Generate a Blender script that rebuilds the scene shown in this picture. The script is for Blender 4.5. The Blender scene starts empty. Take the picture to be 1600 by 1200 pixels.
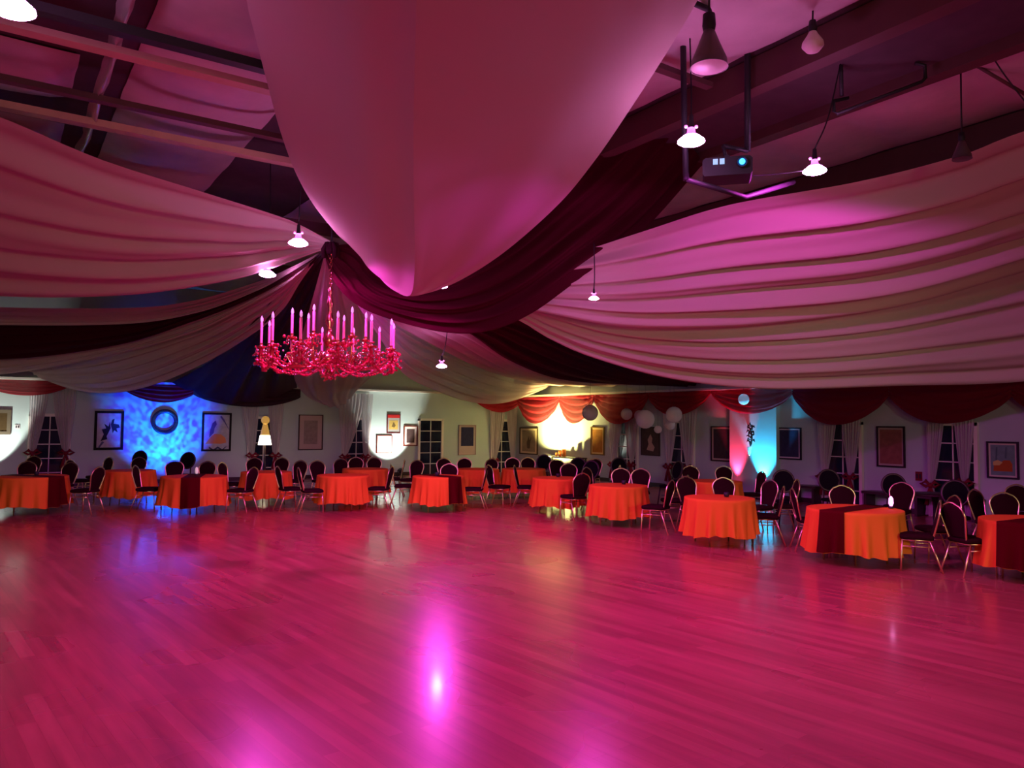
import bpy, math, random
from mathutils import Vector, Matrix, noise
random.seed(7)
PI = math.pi
scene = bpy.context.scene
C = scene.collection
# ------------------------------------------------------------------ camera
F, CX, CY = 1200.0, 800.0, 600.0
CAMH = 1.95
FW = Vector((0.5547, 0.83205, 0.0)); RT = Vector((0.83205, -0.5547, 0.0)); UP = Vector((0, 0, 1))
PITCH = math.atan(60.0 / F); ROLL = 0.0105
_f = FW * math.cos(PITCH) + UP * math.sin(PITCH)
_u = UP * math.cos(PITCH) - FW * math.sin(PITCH)
CR = RT * math.cos(ROLL) + _u * math.sin(ROLL)
CU = _u * math.cos(ROLL) - RT * math.sin(ROLL)
cam = bpy.data.cameras.new('camera'); cam.sensor_width = 36.0; cam.lens = 36.0 * F / 1600.0
cam.clip_end = 200
camo = bpy.data.objects.new('camera', cam); C.objects.link(camo)
camo.matrix_world = Matrix(((CR.x, CU.x, -_f.x, 0), (CR.y, CU.y, -_f.y, 0), (CR.z, CU.z, -_f.z, CAMH), (0, 0, 0, 1)))
scene.camera = camo
# ------------------------------------------------------------------ colour, world
vs = scene.view_settings
vs.view_transform = 'Standard'; vs.look = 'None'; vs.exposure = 0.12; vs.gamma = 1.0; vs.use_curve_mapping = False
w = bpy.data.worlds.new('night'); scene.world = w; w.use_nodes = True
w.node_tree.nodes['Background'].inputs[0].default_value = (0.02, 0.035, 0.10, 1)
w.node_tree.nodes['Background'].inputs[1].default_value = 0.5
# ------------------------------------------------------------------ pixel rays -> places in the hall
def ray(px, py):
    return (_f + CR * ((px - CX) / F) + CU * ((CY - py) / F))
EYE = Vector((0, 0, CAMH))
def P(px, py, Z):
    d = ray(px, py); return EYE + d * (Z / d.dot(FW))
WU, WV, HC = 17.1, 25.35, 6.0     # right wall u, far wall v, roof height
UMIN, VMIN = -19.0, -11.0
def onR(px, py, off=0.0):
    d = ray(px, py); return EYE + d * ((WU - off) / d.x)
def onL(px, py, off=0.0):
    d = ray(px, py); return EYE + d * ((WV - off) / d.y)
def onF(px, Z):                    # floor point under pixel column px at depth Z
    d = ray(px, 700); X = (px - CX) / F
    q = P(px, 660 + CAMH * F / Z, Z); q.z = 0; return q
def wang(phi):                     # direction in the camera's plan (0 right, 90 away) -> world angle
    return math.radians(phi) + math.atan2(RT.y, RT.x)
# ------------------------------------------------------------------ main lights
def spot(name, loc, target, energy, color, angle, blend=0.3, size=0.08):
    l = bpy.data.lights.new(name, 'SPOT'); l.energy = energy; l.color = color
    l.spot_size = math.radians(angle); l.spot_blend = blend; l.shadow_soft_size = size
    o = bpy.data.objects.new(name, l); C.objects.link(o); o.location = loc
    o.rotation_euler = (Vector(target) - Vector(loc)).to_track_quat('-Z', 'Y').to_euler(); return o
MAG = (1.0, 0.06, 0.85)
PINK_W = 420
# unseen pink spots added over the dance floor to brighten its near half
for (x, y) in ((-5.5, 2.5), (1.0, -2.0), (6.5, -4.0), (-4.0, 9.0), (2.8, 3.0)):
    spot('added_pink_fill', (x, y, 4.75), (x, y, 0), PINK_W * 0.6, MAG, 112, 0.9, 0.1)
# unseen warm fill spots added behind the viewer for the tables and walls
for (x, y, tx, ty, e) in ((4.5, -7.5, 13.5, 8, 750), (3.5, -7.5, 12.5, 16, 900), (-4.0, -6.0, 5, 19, 900), (-5.0, -6.0, -4, 18, 900)):
    spot('added_warm_fill', (x, y, 3.4), (tx, ty, 0.2), e, (1.0, 0.86, 0.58), 34, 0.9, 0.2)
def area(name, loc, target, energy, color, size):
    l = bpy.data.lights.new(name, 'AREA'); l.energy = energy; l.color = color; l.size = size
    o = bpy.data.objects.new(name, l); C.objects.link(o); o.location = loc
    o.rotation_euler = (Vector(target) - Vector(loc)).to_track_quat('-Z', 'Y').to_euler(); return o
area('added_warm_wash', (-2.5, -8.5, 2.4), (3, 8, 5.0), 170, (1.0, 0.72, 0.42), 2.0)  # unseen warm area fill, added to lift the drapes and walls

# ------------------------------------------------------------------ materials
def mat(name, col, rough=0.6, metal=0.0, emit=None, es=1.0, trans=0.0, sheer=0.0, bump=0.0, bscale=60, noise_amt=0.0, nscale=4.0, coat=0.0, spec=0.5):
    m = bpy.data.materials.new(name); m.use_nodes = True; nt = m.node_tree; N = nt.nodes; L = nt.links
    b = N['Principled BSDF']; out = N['Material Output']
    b.inputs['Base Color'].default_value = (*col, 1); b.inputs['Roughness'].default_value = rough; b.inputs['Metallic'].default_value = metal
    b.inputs['Specular IOR Level'].default_value = spec; b.inputs['Coat Weight'].default_value = coat
    if emit: b.inputs['Emission Color'].default_value = (*emit, 1); b.inputs['Emission Strength'].default_value = es
    tc = N.new('ShaderNodeTexCoord')
    if noise_amt:
        n = N.new('ShaderNodeTexNoise'); n.inputs['Scale'].default_value = nscale; n.inputs['Detail'].default_value = 5
        L.new(tc.outputs['Object'], n.inputs['Vector'])
        mx = N.new('ShaderNodeMix'); mx.data_type = 'RGBA'; mx.blend_type = 'MULTIPLY'; mx.inputs[0].default_value = noise_amt
        mx.inputs[6].default_value = (*col, 1); L.new(n.outputs['Fac'], mx.inputs[7]); L.new(mx.outputs[2], b.inputs['Base Color'])
    if bump:
        n2 = N.new('ShaderNodeTexNoise'); n2.inputs['Scale'].default_value = bscale; L.new(tc.outputs['Object'], n2.inputs['Vector'])
        bp = N.new('ShaderNodeBump'); bp.inputs['Strength'].default_value = bump; bp.inputs['Distance'].default_value = 0.01
        L.new(n2.outputs['Fac'], bp.inputs['Height']); L.new(bp.outputs[0], b.inputs['Normal'])
    last = b.outputs[0]
    if trans:
        t = N.new('ShaderNodeBsdfTranslucent'); t.inputs[0].default_value = (*col, 1)
        ms = N.new('ShaderNodeMixShader'); ms.inputs[0].default_value = trans; L.new(last, ms.inputs[1]); L.new(t.outputs[0], ms.inputs[2]); last = ms.outputs[0]
    if sheer:
        t = N.new('ShaderNodeBsdfTransparent'); ms = N.new('ShaderNodeMixShader'); ms.inputs[0].default_value = sheer
        L.new(last, ms.inputs[1]); L.new(t.outputs[0], ms.inputs[2]); last = ms.outputs[0]
    L.new(last, out.inputs[0]); return m
M = {}
M['wall'] = mat('wall_paint', (0.44, 0.56, 0.56), 0.8, bump=0.15, bscale=25, noise_amt=0.12, nscale=1.5)
M['ceil'] = mat('roof_deck', (0.085, 0.05, 0.06), 0.9, noise_amt=0.5)
M['batt'] = mat('insulation_foil', (0.62, 0.50, 0.50), 0.55, bump=0.5, bscale=9, noise_amt=0.35, nscale=2.5)
M['foil'] = mat('silver_foil', (0.6, 0.58, 0.55), 0.35, 0.6, bump=0.8, bscale=14)
M['tan'] = mat('tan_beam', (0.62, 0.42, 0.28), 0.6, noise_amt=0.3)
M['darkbeam'] = mat('dark_beam', (0.10, 0.035, 0.035), 0.6, noise_amt=0.3)
M['black'] = mat('black_metal', (0.010, 0.010, 0.014), 0.6)
M['trim'] = mat('white_trim', (0.75, 0.73, 0.66), 0.5, noise_amt=0.1)
M['glass'] = mat('night_glass', (0.008, 0.014, 0.035), 0.08, spec=0.8)
M['sheerwhite'] = mat('white_drape', (0.62, 0.51, 0.46), 0.85, trans=0.22, bump=0.1, bscale=120, spec=0.1)
M['thinwhite'] = mat('sheer_white_drape', (0.62, 0.52, 0.50), 0.85, trans=0.3, sheer=0.22, bump=0.1, bscale=120, spec=0.1)
M['maroon'] = mat('maroon_drape', (0.055, 0.001, 0.010), 0.85, trans=0.15, bump=0.1, bscale=120, spec=0.15)
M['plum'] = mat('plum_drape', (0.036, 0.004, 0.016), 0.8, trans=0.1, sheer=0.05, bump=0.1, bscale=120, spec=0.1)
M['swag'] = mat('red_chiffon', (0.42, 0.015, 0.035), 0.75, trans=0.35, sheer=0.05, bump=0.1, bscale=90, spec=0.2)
M['dswag'] = mat('shaded_swag_and_bow', (0.22, 0.008, 0.03), 0.75, trans=0.25, bump=0.1, bscale=90, spec=0.2)  # swag red darkened to show unlit swags; bows and switch plate share it
M['curtain'] = mat('sheer_curtain', (0.66, 0.62, 0.66), 0.85, trans=0.3, sheer=0.25, spec=0.1)
M['orange'] = mat('orange_tablecloth', (0.74, 0.20, 0.02), 0.8, trans=0.08, bump=0.12, bscale=150, spec=0.15)
M['runner'] = mat('maroon_runner', (0.065, 0.0008, 0.003), 0.85, bump=0.1, bscale=150, spec=0.05)
M['gold'] = mat('gold_metal', (0.95, 0.80, 0.42), 0.28, 1.0)
M['uphol'] = mat('maroon_upholstery', (0.026, 0.004, 0.008), 0.85, bump=0.2, bscale=120, noise_amt=0.4, nscale=60, spec=0.05)
M['piping'] = mat('dark_piping', (0.03, 0.005, 0.008), 0.6)
M['darkwood'] = mat('dark_wood', (0.035, 0.018, 0.014), 0.4, noise_amt=0.4, nscale=12)
M['blackcloth'] = mat('black_cloth', (0.006, 0.005, 0.007), 0.95, spec=0.05)
M['plastic'] = mat('white_plastic', (0.6, 0.6, 0.6), 0.4)
M['paper'] = mat('white_paper', (0.85, 0.83, 0.8), 0.8, trans=0.5)
M['pinkglow'] = mat('pink_lamp_glow', (1, 0.6, 0.9), 0.4, emit=(1.0, 0.32, 0.95), es=60)
M['pinkdim'] = mat('pink_lamp_body', (1, 0.6, 0.9), 0.3, emit=(1.0, 0.12, 0.72), es=2.2)
M['lampmetal'] = mat('aluminium_shade', (0.16, 0.13, 0.13), 0.4, 0.6)
M['frost'] = mat('frosted_bulb', (0.75, 0.62, 0.66), 0.4)
M['candle'] = mat('candle_sleeve', (0.85, 0.30, 0.36), 0.5)
M['flame'] = mat('candle_bulb', (0.9, 0.7, 0.95), 0.25, emit=(1.0, 0.45, 0.9), es=0.35)
M['redbead'] = mat('red_crystal', (0.42, 0.008, 0.03), 0.12, spec=1.0)
M['crystal'] = mat('crystal', (0.98, 0.75, 0.85), 0.05, 1.0)
M['copper'] = mat('rose_gold', (0.75, 0.25, 0.18), 0.2, 1.0)
M['warm'] = mat('warm_shade_glow', (1, 0.9, 0.7), 0.5, emit=(1.0, 0.88, 0.72), es=3.0)
M['amber'] = mat('amber_glass_glow', (0.7, 0.5, 0.15), 0.3, emit=(1.0, 0.55, 0.10), es=0.35)
M['rubber'] = mat('rubber', (0.02, 0.02, 0.02), 0.8)

def floor_material():
    m = bpy.data.materials.new('wood_dance_floor'); m.use_nodes = True; nt = m.node_tree; N = nt.nodes; L = nt.links
    b = N['Principled BSDF']; b.inputs['Specular IOR Level'].default_value = 0.4; tc = N.new('ShaderNodeTexCoord')
    mp = N.new('ShaderNodeMapping'); mp.inputs['Rotation'].default_value = (0, 0, math.radians(-90 - 6)); L.new(tc.outputs['Object'], mp.inputs[0])
    br = N.new('ShaderNodeTexBrick'); br.inputs['Scale'].default_value = 1.0
    br.inputs['Brick Width'].default_value = 1.6; br.inputs['Row Height'].default_value = 0.11; br.offset_frequency = 2; br.offset = 0.37; br.inputs['Mortar Size'].default_value = 0.0008
    br.inputs['Color1'].default_value = (0.38, 0.10, 0.085, 1); br.inputs['Color2'].default_value = (0.28, 0.062, 0.058, 1); br.inputs['Mortar'].default_value = (0.2, 0.05, 0.03, 1)
    L.new(mp.outputs[0], br.inputs['Vector'])
    n = N.new('ShaderNodeTexNoise'); mp2 = N.new('ShaderNodeMapping'); mp2.inputs['Scale'].default_value = (0.8, 9, 1)
    L.new(mp.outputs[0], mp2.inputs[0]); L.new(mp2.outputs[0], n.inputs['Vector']); n.inputs['Scale'].default_value = 1.2; n.inputs['Detail'].default_value = 6
    mx = N.new('ShaderNodeMix'); mx.data_type = 'RGBA'; mx.blend_type = 'OVERLAY'; mx.inputs[0].default_value = 0.45
    L.new(br.outputs[0], mx.inputs[6]); L.new(n.outputs['Fac'], mx.inputs[7]); L.new(mx.outputs[2], b.inputs['Base Color'])
    n3 = N.new('ShaderNodeTexNoise'); n3.inputs['Scale'].default_value = 0.7; L.new(tc.outputs['Object'], n3.inputs['Vector'])
    mr = N.new('ShaderNodeMapRange'); mr.inputs[3].default_value = 0.23; mr.inputs[4].default_value = 0.33; L.new(n3.outputs['Fac'], mr.inputs[0]); L.new(mr.outputs[0], b.inputs['Roughness'])
    bp = N.new('ShaderNodeBump'); bp.inputs['Strength'].default_value = 0.05; bp.inputs['Distance'].default_value = 0.01
    L.new(n.outputs['Fac'], bp.inputs['Height']); L.new(bp.outputs[0], b.inputs['Normal'])
    b.inputs['Coat Weight'].default_value = 0.3; b.inputs['Coat Roughness'].default_value = 0.11
    return m
M['floor'] = floor_material()

# ------------------------------------------------------------------ mesh helpers
class MB:
    def __init__(s): s.v = []; s.f = []; s.sm = []
    def add(s, vs, fs, smooth=False):
        o = len(s.v); s.v += [tuple(v) for v in vs]; s.f += [tuple(i + o for i in f) for f in fs]; s.sm += [smooth] * len(fs); return s
    def box(s, a, b):
        x0, y0, z0 = a; x1, y1, z1 = b
        return s.add([(x0, y0, z0), (x1, y0, z0), (x1, y1, z0), (x0, y1, z0), (x0, y0, z1), (x1, y0, z1), (x1, y1, z1), (x0, y1, z1)],
              [(0, 3, 2, 1), (4, 5, 6, 7), (0, 1, 5, 4), (1, 2, 6, 5), (2, 3, 7, 6), (3, 0, 4, 7)])
    def obox(s, c, ax, ay, az):     # oriented box: centre + three half vectors
        c, ax, ay, az = map(Vector, (c, ax, ay, az))
        vs = [c + ax * i + ay * j + az * k for k in (-1, 1) for (i, j) in ((-1, -1), (1, -1), (1, 1), (-1, 1))]
        return s.add(vs, [(0, 3, 2, 1), (4, 5, 6, 7), (0, 1, 5, 4), (1, 2, 6, 5), (2, 3, 7, 6), (3, 0, 4, 7)])
    def tube(s, pts, r, n=8, cap=True, rs=None):
        pts = [Vector(p) for p in pts]; vs = []; up = None
        for i, p in enumerate(pts):
            t = (pts[min(i + 1, len(pts) - 1)] - pts[max(i - 1, 0)]).normalized()
            if up is None:
                up = Vector((0, 0, 1)) if abs(t.z) < 0.9 else Vector((1, 0, 0))
            a = t.cross(up).normalized(); up = a.cross(t).normalized()
            rr = rs[i] if rs else r
            for k in range(n):
                an = 2 * PI * k / n; vs.append(p + a * (math.cos(an) * rr) + up * (math.sin(an) * rr))
        fs = [(i * n + k, i * n + (k + 1) % n, (i + 1) * n + (k + 1) % n, (i + 1) * n + k) for i in range(len(pts) - 1) for k in range(n)]
        if cap: fs += [tuple(range(n))[::-1], tuple((len(pts) - 1) * n + k for k in range(n))]
        return s.add(vs, fs, True)
    def lathe(s, prof, n=16, c=(0, 0, 0)):
        vs = [(c[0] + r * math.cos(2 * PI * k / n), c[1] + r * math.sin(2 * PI * k / n), c[2] + z) for (r, z) in prof for k in range(n)]
        fs = [(i * n + k, i * n + (k + 1) % n, (i + 1) * n + (k + 1) % n, (i + 1) * n + k) for i in range(len(prof) - 1) for k in range(n)]
        return s.add(vs, fs, True)
    def ball(s, c, r, n=8, m=6, sz=1.0):
        return s.lathe([(max(1e-4, r * math.sin(PI * i / m)), -r * sz * math.cos(PI * i / m)) for i in range(m + 1)], n, c)
    def grid(s, rows):
        m = len(rows[0]); vs = [p for r in rows for p in r]
        return s.add(vs, [(i * m + j, i * m + j + 1, (i + 1) * m + j + 1, (i + 1) * m + j) for i in range(len(rows) - 1) for j in range(m - 1)], True)
    def build(s, name, m, parent=None, loc=None):
        me = bpy.data.meshes.new(name); me.from_pydata(s.v, [], s.f); me.materials.append(M[m] if isinstance(m, str) else m)
        me.polygons.foreach_set('use_smooth', s.sm); me.update()
        o = bpy.data.objects.new(name, me); C.objects.link(o)
        if parent: o.parent = parent
        if loc is not None: o.location = loc
        return o
def tag(o, label, cat, group=None, kind=None):
    o['label'] = label; o['category'] = cat
    if group: o['group'] = group
    if kind: o['kind'] = kind
    return o
def thing(name, label, cat, loc=(0, 0, 0), rz=0, group=None):
    o = bpy.data.objects.new(name, None); C.objects.link(o); o.location = loc; o.rotation_euler = (0, 0, rz); o.empty_display_size = 0.1
    return tag(o, label, cat, group)
def kids(o): return [c for c in bpy.data.objects if c.parent == o]
def copy_tree(o, parent=None):
    c = o.copy(); C.objects.link(c)
    if parent: c.parent = parent
    for ch in kids(o): copy_tree(ch, c)
    return c
def struct(o): o['kind'] = 'structure'; return o
def spline(pts, n):
    pts = [Vector(p) for p in pts]; q = [pts[0] * 2 - pts[1]] + pts + [pts[-1] * 2 - pts[-2]]
    L = [0]
    for a, b in zip(pts, pts[1:]): L.append(L[-1] + (b - a).length)
    out = []; k = 0
    for i in range(n):
        s = L[-1] * i / (n - 1)
        while k < len(pts) - 2 and s > L[k + 1]: k += 1
        t = (s - L[k]) / max(1e-9, L[k + 1] - L[k]); p0, p1, p2, p3 = q[k:k + 4]
        out.append(0.5 * (2 * p1 + (p2 - p0) * t + (2 * p0 - 5 * p1 + 4 * p2 - p3) * t * t + (3 * p1 - p0 - 3 * p2 + p3) * t ** 3))
    return out

# ================================================================== SETTING
struct(MB().box((UMIN, VMIN, -0.15), (WU, WV, 0)).build('floor', 'floor'))
struct(MB().box((WU, VMIN, 0), (WU + 0.2, WV, HC)).build('wall_right', 'wall'))
struct(MB().box((UMIN, WV, 0), (WU + 0.2, WV + 0.2, HC)).build('wall_far', 'wall'))
struct(MB().box((UMIN - 0.2, VMIN, 0), (UMIN, WV + 0.2, HC)).build('wall_left', 'wall'))
struct(MB().box((UMIN - 0.2, VMIN - 0.2, 0), (WU + 0.2, VMIN, HC)).build('wall_near', 'wall'))
struct(MB().box((UMIN - 0.2, VMIN - 0.2, HC + 0.12), (WU + 0.2, WV + 0.2, HC + 0.3)).build('ceiling', 'ceil'))
# ledges along the tops of the two visible walls, skirting boards
LZ = 2.93
struct(MB().box((WU - 0.28, VMIN, LZ), (WU, WV - 0.28, LZ + 0.06)).build('trim_1', 'trim'))
struct(MB().box((UMIN, WV - 0.28, LZ + 0.06), (WU, WV, LZ + 0.12)).build('trim_2', 'trim'))
struct(MB().box((WU - 0.02, VMIN, 0), (WU, WV - 0.02, 0.12)).build('baseboard_right', 'darkwood'))
struct(MB().box((UMIN, WV - 0.02, 0), (WU, WV, 0.12)).build('baseboard_far', 'darkwood'))
# roof insulation between the purlins
bi = 3
def batt(u0, u1, v0, v1):
    global bi
    mb = MB(); nv = max(2, int((v1 - v0) / 0.2)); rows = []
    for i in range(nv + 1):
        v = v0 + (v1 - v0) * i / nv; row = []
        for j in range(9):
            s = j / 8; e = math.sin(PI * s) ** 0.5 if 0 < s < 1 else 0
            q = abs(math.sin(PI * (v - v0) / 1.5)) ** 0.35
            row.append((u0 + (u1 - u0) * s + 0.015 * noise.noise((u0, v * 2, j)), v, HC + 0.10 - 0.16 * e * q + 0.02 * noise.noise((u0 + s * 2, v * 1.5, 3))))
        rows.append(row)
    mb.grid(rows); struct(mb.build('trim_%d' % bi, 'batt')); bi += 1
for (a, b) in ((-9.5, -7.4), (-6.6, -4.7), (-4.0, -2.1), (1.16, 2.97), (4.7, 6.85), (8.75, 10.95), (11.6, 13.7), (14.4, 16.6)):
    batt(a, b, -3.0, 24.9)
batt(-1.2, 0.62, 9.9, 11.3); batt(-1.2, 0.62, 12.4, 24.0); batt(-1.2, 0.62, 0, 8.2)
# crumpled foil hanging at the edge of a batt
rows = []
for i in range(90):
    v = 2 + i * 0.2; rows.append([(0.80 + 0.12 * j / 4 + 0.05 * noise.noise((v * 1.7, j * 0.3, 1)), v, HC - 0.12 - 0.14 * math.sin(PI * j / 4) + 0.06 * noise.noise((v * 2.1, j, 5))) for j in range(5)])
struct(MB().grid(rows).build('trim_%d' % bi, 'foil')); bi += 1
def beamU(v, z, wv, hz, m, u0=UMIN, u1=WU):       # beams running across the hall
    global bi
    struct(MB().box((u0, v - wv / 2, z - hz / 2), (u1, v + wv / 2, z + hz / 2)).build('trim_%d' % bi, m)); bi += 1
beamU(8.72, 5.72, 0.16, 0.07, 'tan', u1=6.6); beamU(11.1, 5.74, 0.16, 0.09, 'tan', u1=6.6); beamU(7.98, 5.62, 0.13, 0.09, 'black', u1=6.6); beamU(10.15, 5.72, 0.12, 0.07, 'darkbeam', u1=6.6)
beamU(5.9, 5.80, 0.10, 0.06, 'darkbeam', u1=6.6); beamU(14.5, 5.70, 0.2, 0.2, 'darkbeam', u1=6.6); beamU(19.0, 5.70, 0.2, 0.2, 'darkbeam')
def beamV(u0, u1, z0, z1, m):                     # beams running along the right wall
    global bi
    struct(MB().box((u0, VMIN, z0), (u1, WV, z1)).build('trim_%d' % bi, m)); bi += 1
beamV(6.95, 7.15, 5.75, 6.1, 'darkbeam'); beamV(8.5, 8.7, 5.85, 6.1, 'darkbeam'); beamV(11.0, 11.35, 5.72, 6.1, 'darkbeam'); beamV(13.9, 14.2, 5.7, 6.1, 'darkbeam')
struct(MB().box((7.15, VMIN, 5.98), (8.5, WV, 6.1)).build('trim_%d' % bi, 'ceil')); bi += 1

# ------------------------------------------------------------------ windows
wi = 1
def window(c, along, inward):
    """c: point on the wall face at floor level; 2 m high french window"""
    global wi
    W, H = 0.45, 2.0
    a = Vector(along); n = Vector(inward); r = struct(MB().obox(c + Vector((0, 0, H / 2)) + n * 0.012, a * W, n * 0.010, Vector((0, 0, H / 2))).build('window_%d' % wi, 'glass')); wi += 1
    fr = MB()
    for s in (-1, 1): fr.obox(c + a * (s * (W + 0.03)) + Vector((0, 0, H / 2)) + n * 0.04, a * 0.04, n * 0.04, Vector((0, 0, H / 2 + 0.05)))
    fr.obox(c + Vector((0, 0, H + 0.02)) + n * 0.04, a * (W + 0.07), n * 0.04, Vector((0, 0, 0.04)))
    fr.build('window_frame', 'trim', r)
    mu = MB(); mu.obox(c + Vector((0, 0, H / 2)) + n * 0.03, a * 0.012, n * 0.012, Vector((0, 0, H / 2)))
    for k in range(1, 5): mu.obox(c + Vector((0, 0, H * k / 5)) + n * 0.03, a * W, n * 0.012, Vector((0, 0, 0.012)))
    mu.build('glazing_bar', 'trim', r)
    return r
aL, nL = Vector((1, 0, 0)), Vector((0, -1, 0))
aR, nR = Vector((0, -1, 0)), Vector((-1, 0, 0))        # along: to the right as seen
def wallpt(side, px): 
    q = (onL if side == 'L' else onR)(px, 690); q.z = 0; return q
winpx = [('L', 77), ('L', 411), ('L', 556), ('L', 672), ('L', 783), ('R', 981), ('R', 1066), ('R', 1318), ('R', 1490)]
for sd, px in winpx: window(wallpt(sd, px), aL if sd == 'L' else aR, nL if sd == 'L' else nR)

# ------------------------------------------------------------------ curtains
def curtain(side, x_in, x_out, x_tie, y_tie, label, tail=True, m='curtain'):
    f = onL if side == 'L' else onR; a = aL if side == 'L' else aR; n = nL if side == 'L' else nR
    A = f(x_in, 640); B = f(x_out, 640); T = f(x_tie, y_tie)
    base = f((x_in + x_out) / 2, 690); base.z = 0
    c = thing('curtain', label, 'curtain', base, 0, 'white sheer curtains tied back beside the windows')
    zt = LZ - 0.03; rows = []; nj = 40
    for i in range(25):
        t = i / 24; z = zt + (T.z - zt) * t; row = []
        for j in range(nj + 1):
            s = j / nj; e = t ** 1.6
            p = A.lerp(B, s); q = T + a * ((s - 0.5) * 0.13 * (1 if (B - A).dot(a) > 0 else -1))
            x = p.lerp(q, e); amp = 0.035 * (1 - 0.6 * t)
            x = x + n * (0.13 + amp * math.sin(s * 2 * PI * 7) + 0.012 * math.sin(s * 29 + 3)); x.z = z; row.append(x - base)
        rows.append(row)
    MB().grid(rows).build('curtain_panel', m, c)
    rows = []
    for i in range(9):
        t = i / 8; rows.append([T + a * ((j / 16 - 0.5) * (0.12 + 0.16 * t)) + n * (0.13 + 0.03 * math.sin(j * 1.6)) - Vector((0, 0, (T.z - 0.03) * t)) - base for j in range(17)])
    MB().grid(rows).build('curtain_tail', m, c)
    bow = MB(); tc = T + n * 0.17 - base
    bow.ball(tc, 0.06)
    for s in (-1, 1):
        bow.tube([tc, tc + a * (s * 0.10) + Vector((0, 0, 0.09)), tc + a * (s * 0.20) + Vector((0, 0, 0.03)), tc + a * (s * 0.10) - Vector((0, 0, 0.03)), tc], 0.03, 8, rs=[0.02, 0.045, 0.04, 0.03, 0.02])
        bow.tube([tc, tc + a * (s * 0.05) - Vector((0, 0, 0.2)), tc + a * (s * 0.09) - Vector((0, 0, 0.42))], 0.03, 6, rs=[0.02, 0.04, 0.05])
    b = bow.build('bow', 'dswag', c); b['label'] = 'maroon bow tied round the curtain'
for args in (
    ('L', 75, 45, 50, 708, 'sheer curtain left of the far-left window, lit white'),
    ('L', 80, 118, 102, 708, 'sheer curtain right of the far-left window, edged with blue light'),
    ('L', 404, 374, 392, 712, 'sheer curtain left of the tiered lamp, tinted blue'),
    ('L', 416, 442, 428, 712, 'sheer curtain right of the tiered lamp'),
    ('L', 566, 526, 536, 714, 'sheer curtain right of the pale pencil drawing, tied to the left'),
    ('L', 562, 580, 568, 714, 'narrow sheer curtain left of the white spotlight circle'),
    ('L', 788, 762, 770, 720, 'cream sheer curtain left of the corner window, below a drape'),
    ('L', 788, 806, 798, 720, 'cream sheer curtain right at the room corner, left of the yellow light'),
    ('R', 981, 955, 962, 727, 'sheer curtain just right of the yellow-lit wall'),
    ('R', 977, 1003, 992, 727, 'sheer curtain hanging behind the pair of paper lanterns'),
    ('R', 1066, 1040, 1050, 730, 'sheer curtain below the lavender paper lantern'),
    ('R', 1062, 1096, 1080, 732, 'lavender lit sheer curtain left of the dark grey print'),
    ('R', 1316, 1280, 1293, 746, 'sheer curtain right of the blue print under the swag'),
    ('R', 1317, 1354, 1334, 746, 'sheer curtain left of the reddish brown print'),
    ('R', 1484, 1452, 1460, 758, 'sheer curtain right of the reddish brown print'),
    ('R', 1492, 1530, 1512, 756, 'sheer curtain left of the small landscape picture at right')):
    curtain(*args)

# ------------------------------------------------------------------ swags
def swag(side, x0, y0, x1, y1, xb, yb, label, m='swag', off=0.0):
    f = onL if side == 'L' else onR; n = nL if side == 'L' else nR
    A = f(x0, y0); B = f(x1, y1); D = f(xb, yb)
    if not (A.z < 2.9): A.z = 2.7
    if not (B.z < 2.9): B.z = 2.7
    s0 = ((D - A).length if False else 0.5); rows = []
    zt = LZ - 0.01 if side == 'R' else LZ + 0.05
    for i in range(19):
        t = i / 18; row = []
        for j in range(41):
            s = j / 40; p = A.lerp(B, s); zb = A.z + (B.z - A.z) * s
            d = min(zb, 2.75) - D.z
            bot = zb - d * (4 * s * (1 - s)) ** 0.85
            z = zt + (bot - zt) * t
            g = math.sin(PI * s)
            fold = 0.24 + off + (0.10 * t * g) + 0.035 * math.sin(t * 2 * PI * 4.0 + 0.7 * math.sin(s * 5)) * (0.4 + 0.6 * g) + 0.02 * math.sin(s * 47)  * (1 - g)
            q = p + n * fold; q.z = z; row.append(q)
        rows.append(row)
    o = MB().grid(rows).build('swag_valance', m); tag(o, label, 'swag', 'chiffon swags hung along the tops of the walls'); return o
RS = [(817, 622, 882, 628, 848, 662, 'glowing red swag nearest the room corner, above yellow light', 'swag'),
      (882, 628, 937, 625, 910, 662, 'red swag over right half of the yellow light', 'swag'),
      (937, 625, 1022, 622, 976, 663, 'dull red swag behind the leftmost white paper lanterns', 'swag'),
      (1022, 622, 1120, 615, 1066, 652, 'red swag behind the lavender lantern, left of pilaster', 'swag'),
      (1120, 615, 1247, 617, 1178, 649, 'swag lit red on its left and pink white on its right, over pilaster', 'swag'),
      (1247, 617, 1398, 619, 1320, 664, 'red swag coloured as shaded above the blue print and curtained window', 'dswag'),
      (1398, 619, 1590, 620, 1497, 662, 'wide red swag coloured as shaded near the right edge of the photo', 'dswag'),
      (1590, 620, 1840, 620, 1700, 664, 'red swag coloured as shaded cut off by the right edge', 'dswag')]
for a in RS: swag('R', *a[:6], a[6], a[7])
LS = [(-150, 612, -22, 605, -90, 628, 'red swag beyond the left edge of the photo', 'swag'),
      (-22, 604, 108, 604, 52, 622, 'orange-red swag lit from below at the left edge', 'swag'),
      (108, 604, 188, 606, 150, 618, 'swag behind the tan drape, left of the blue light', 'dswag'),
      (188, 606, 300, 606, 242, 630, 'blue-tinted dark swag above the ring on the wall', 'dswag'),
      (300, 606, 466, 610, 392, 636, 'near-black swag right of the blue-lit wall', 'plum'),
      (735, 624, 808, 622, 785, 645, 'small red swag at the room corner left of the cream curtain', 'swag')]
for a in LS: swag('L', *a[:6], a[6], a[7])

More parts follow.
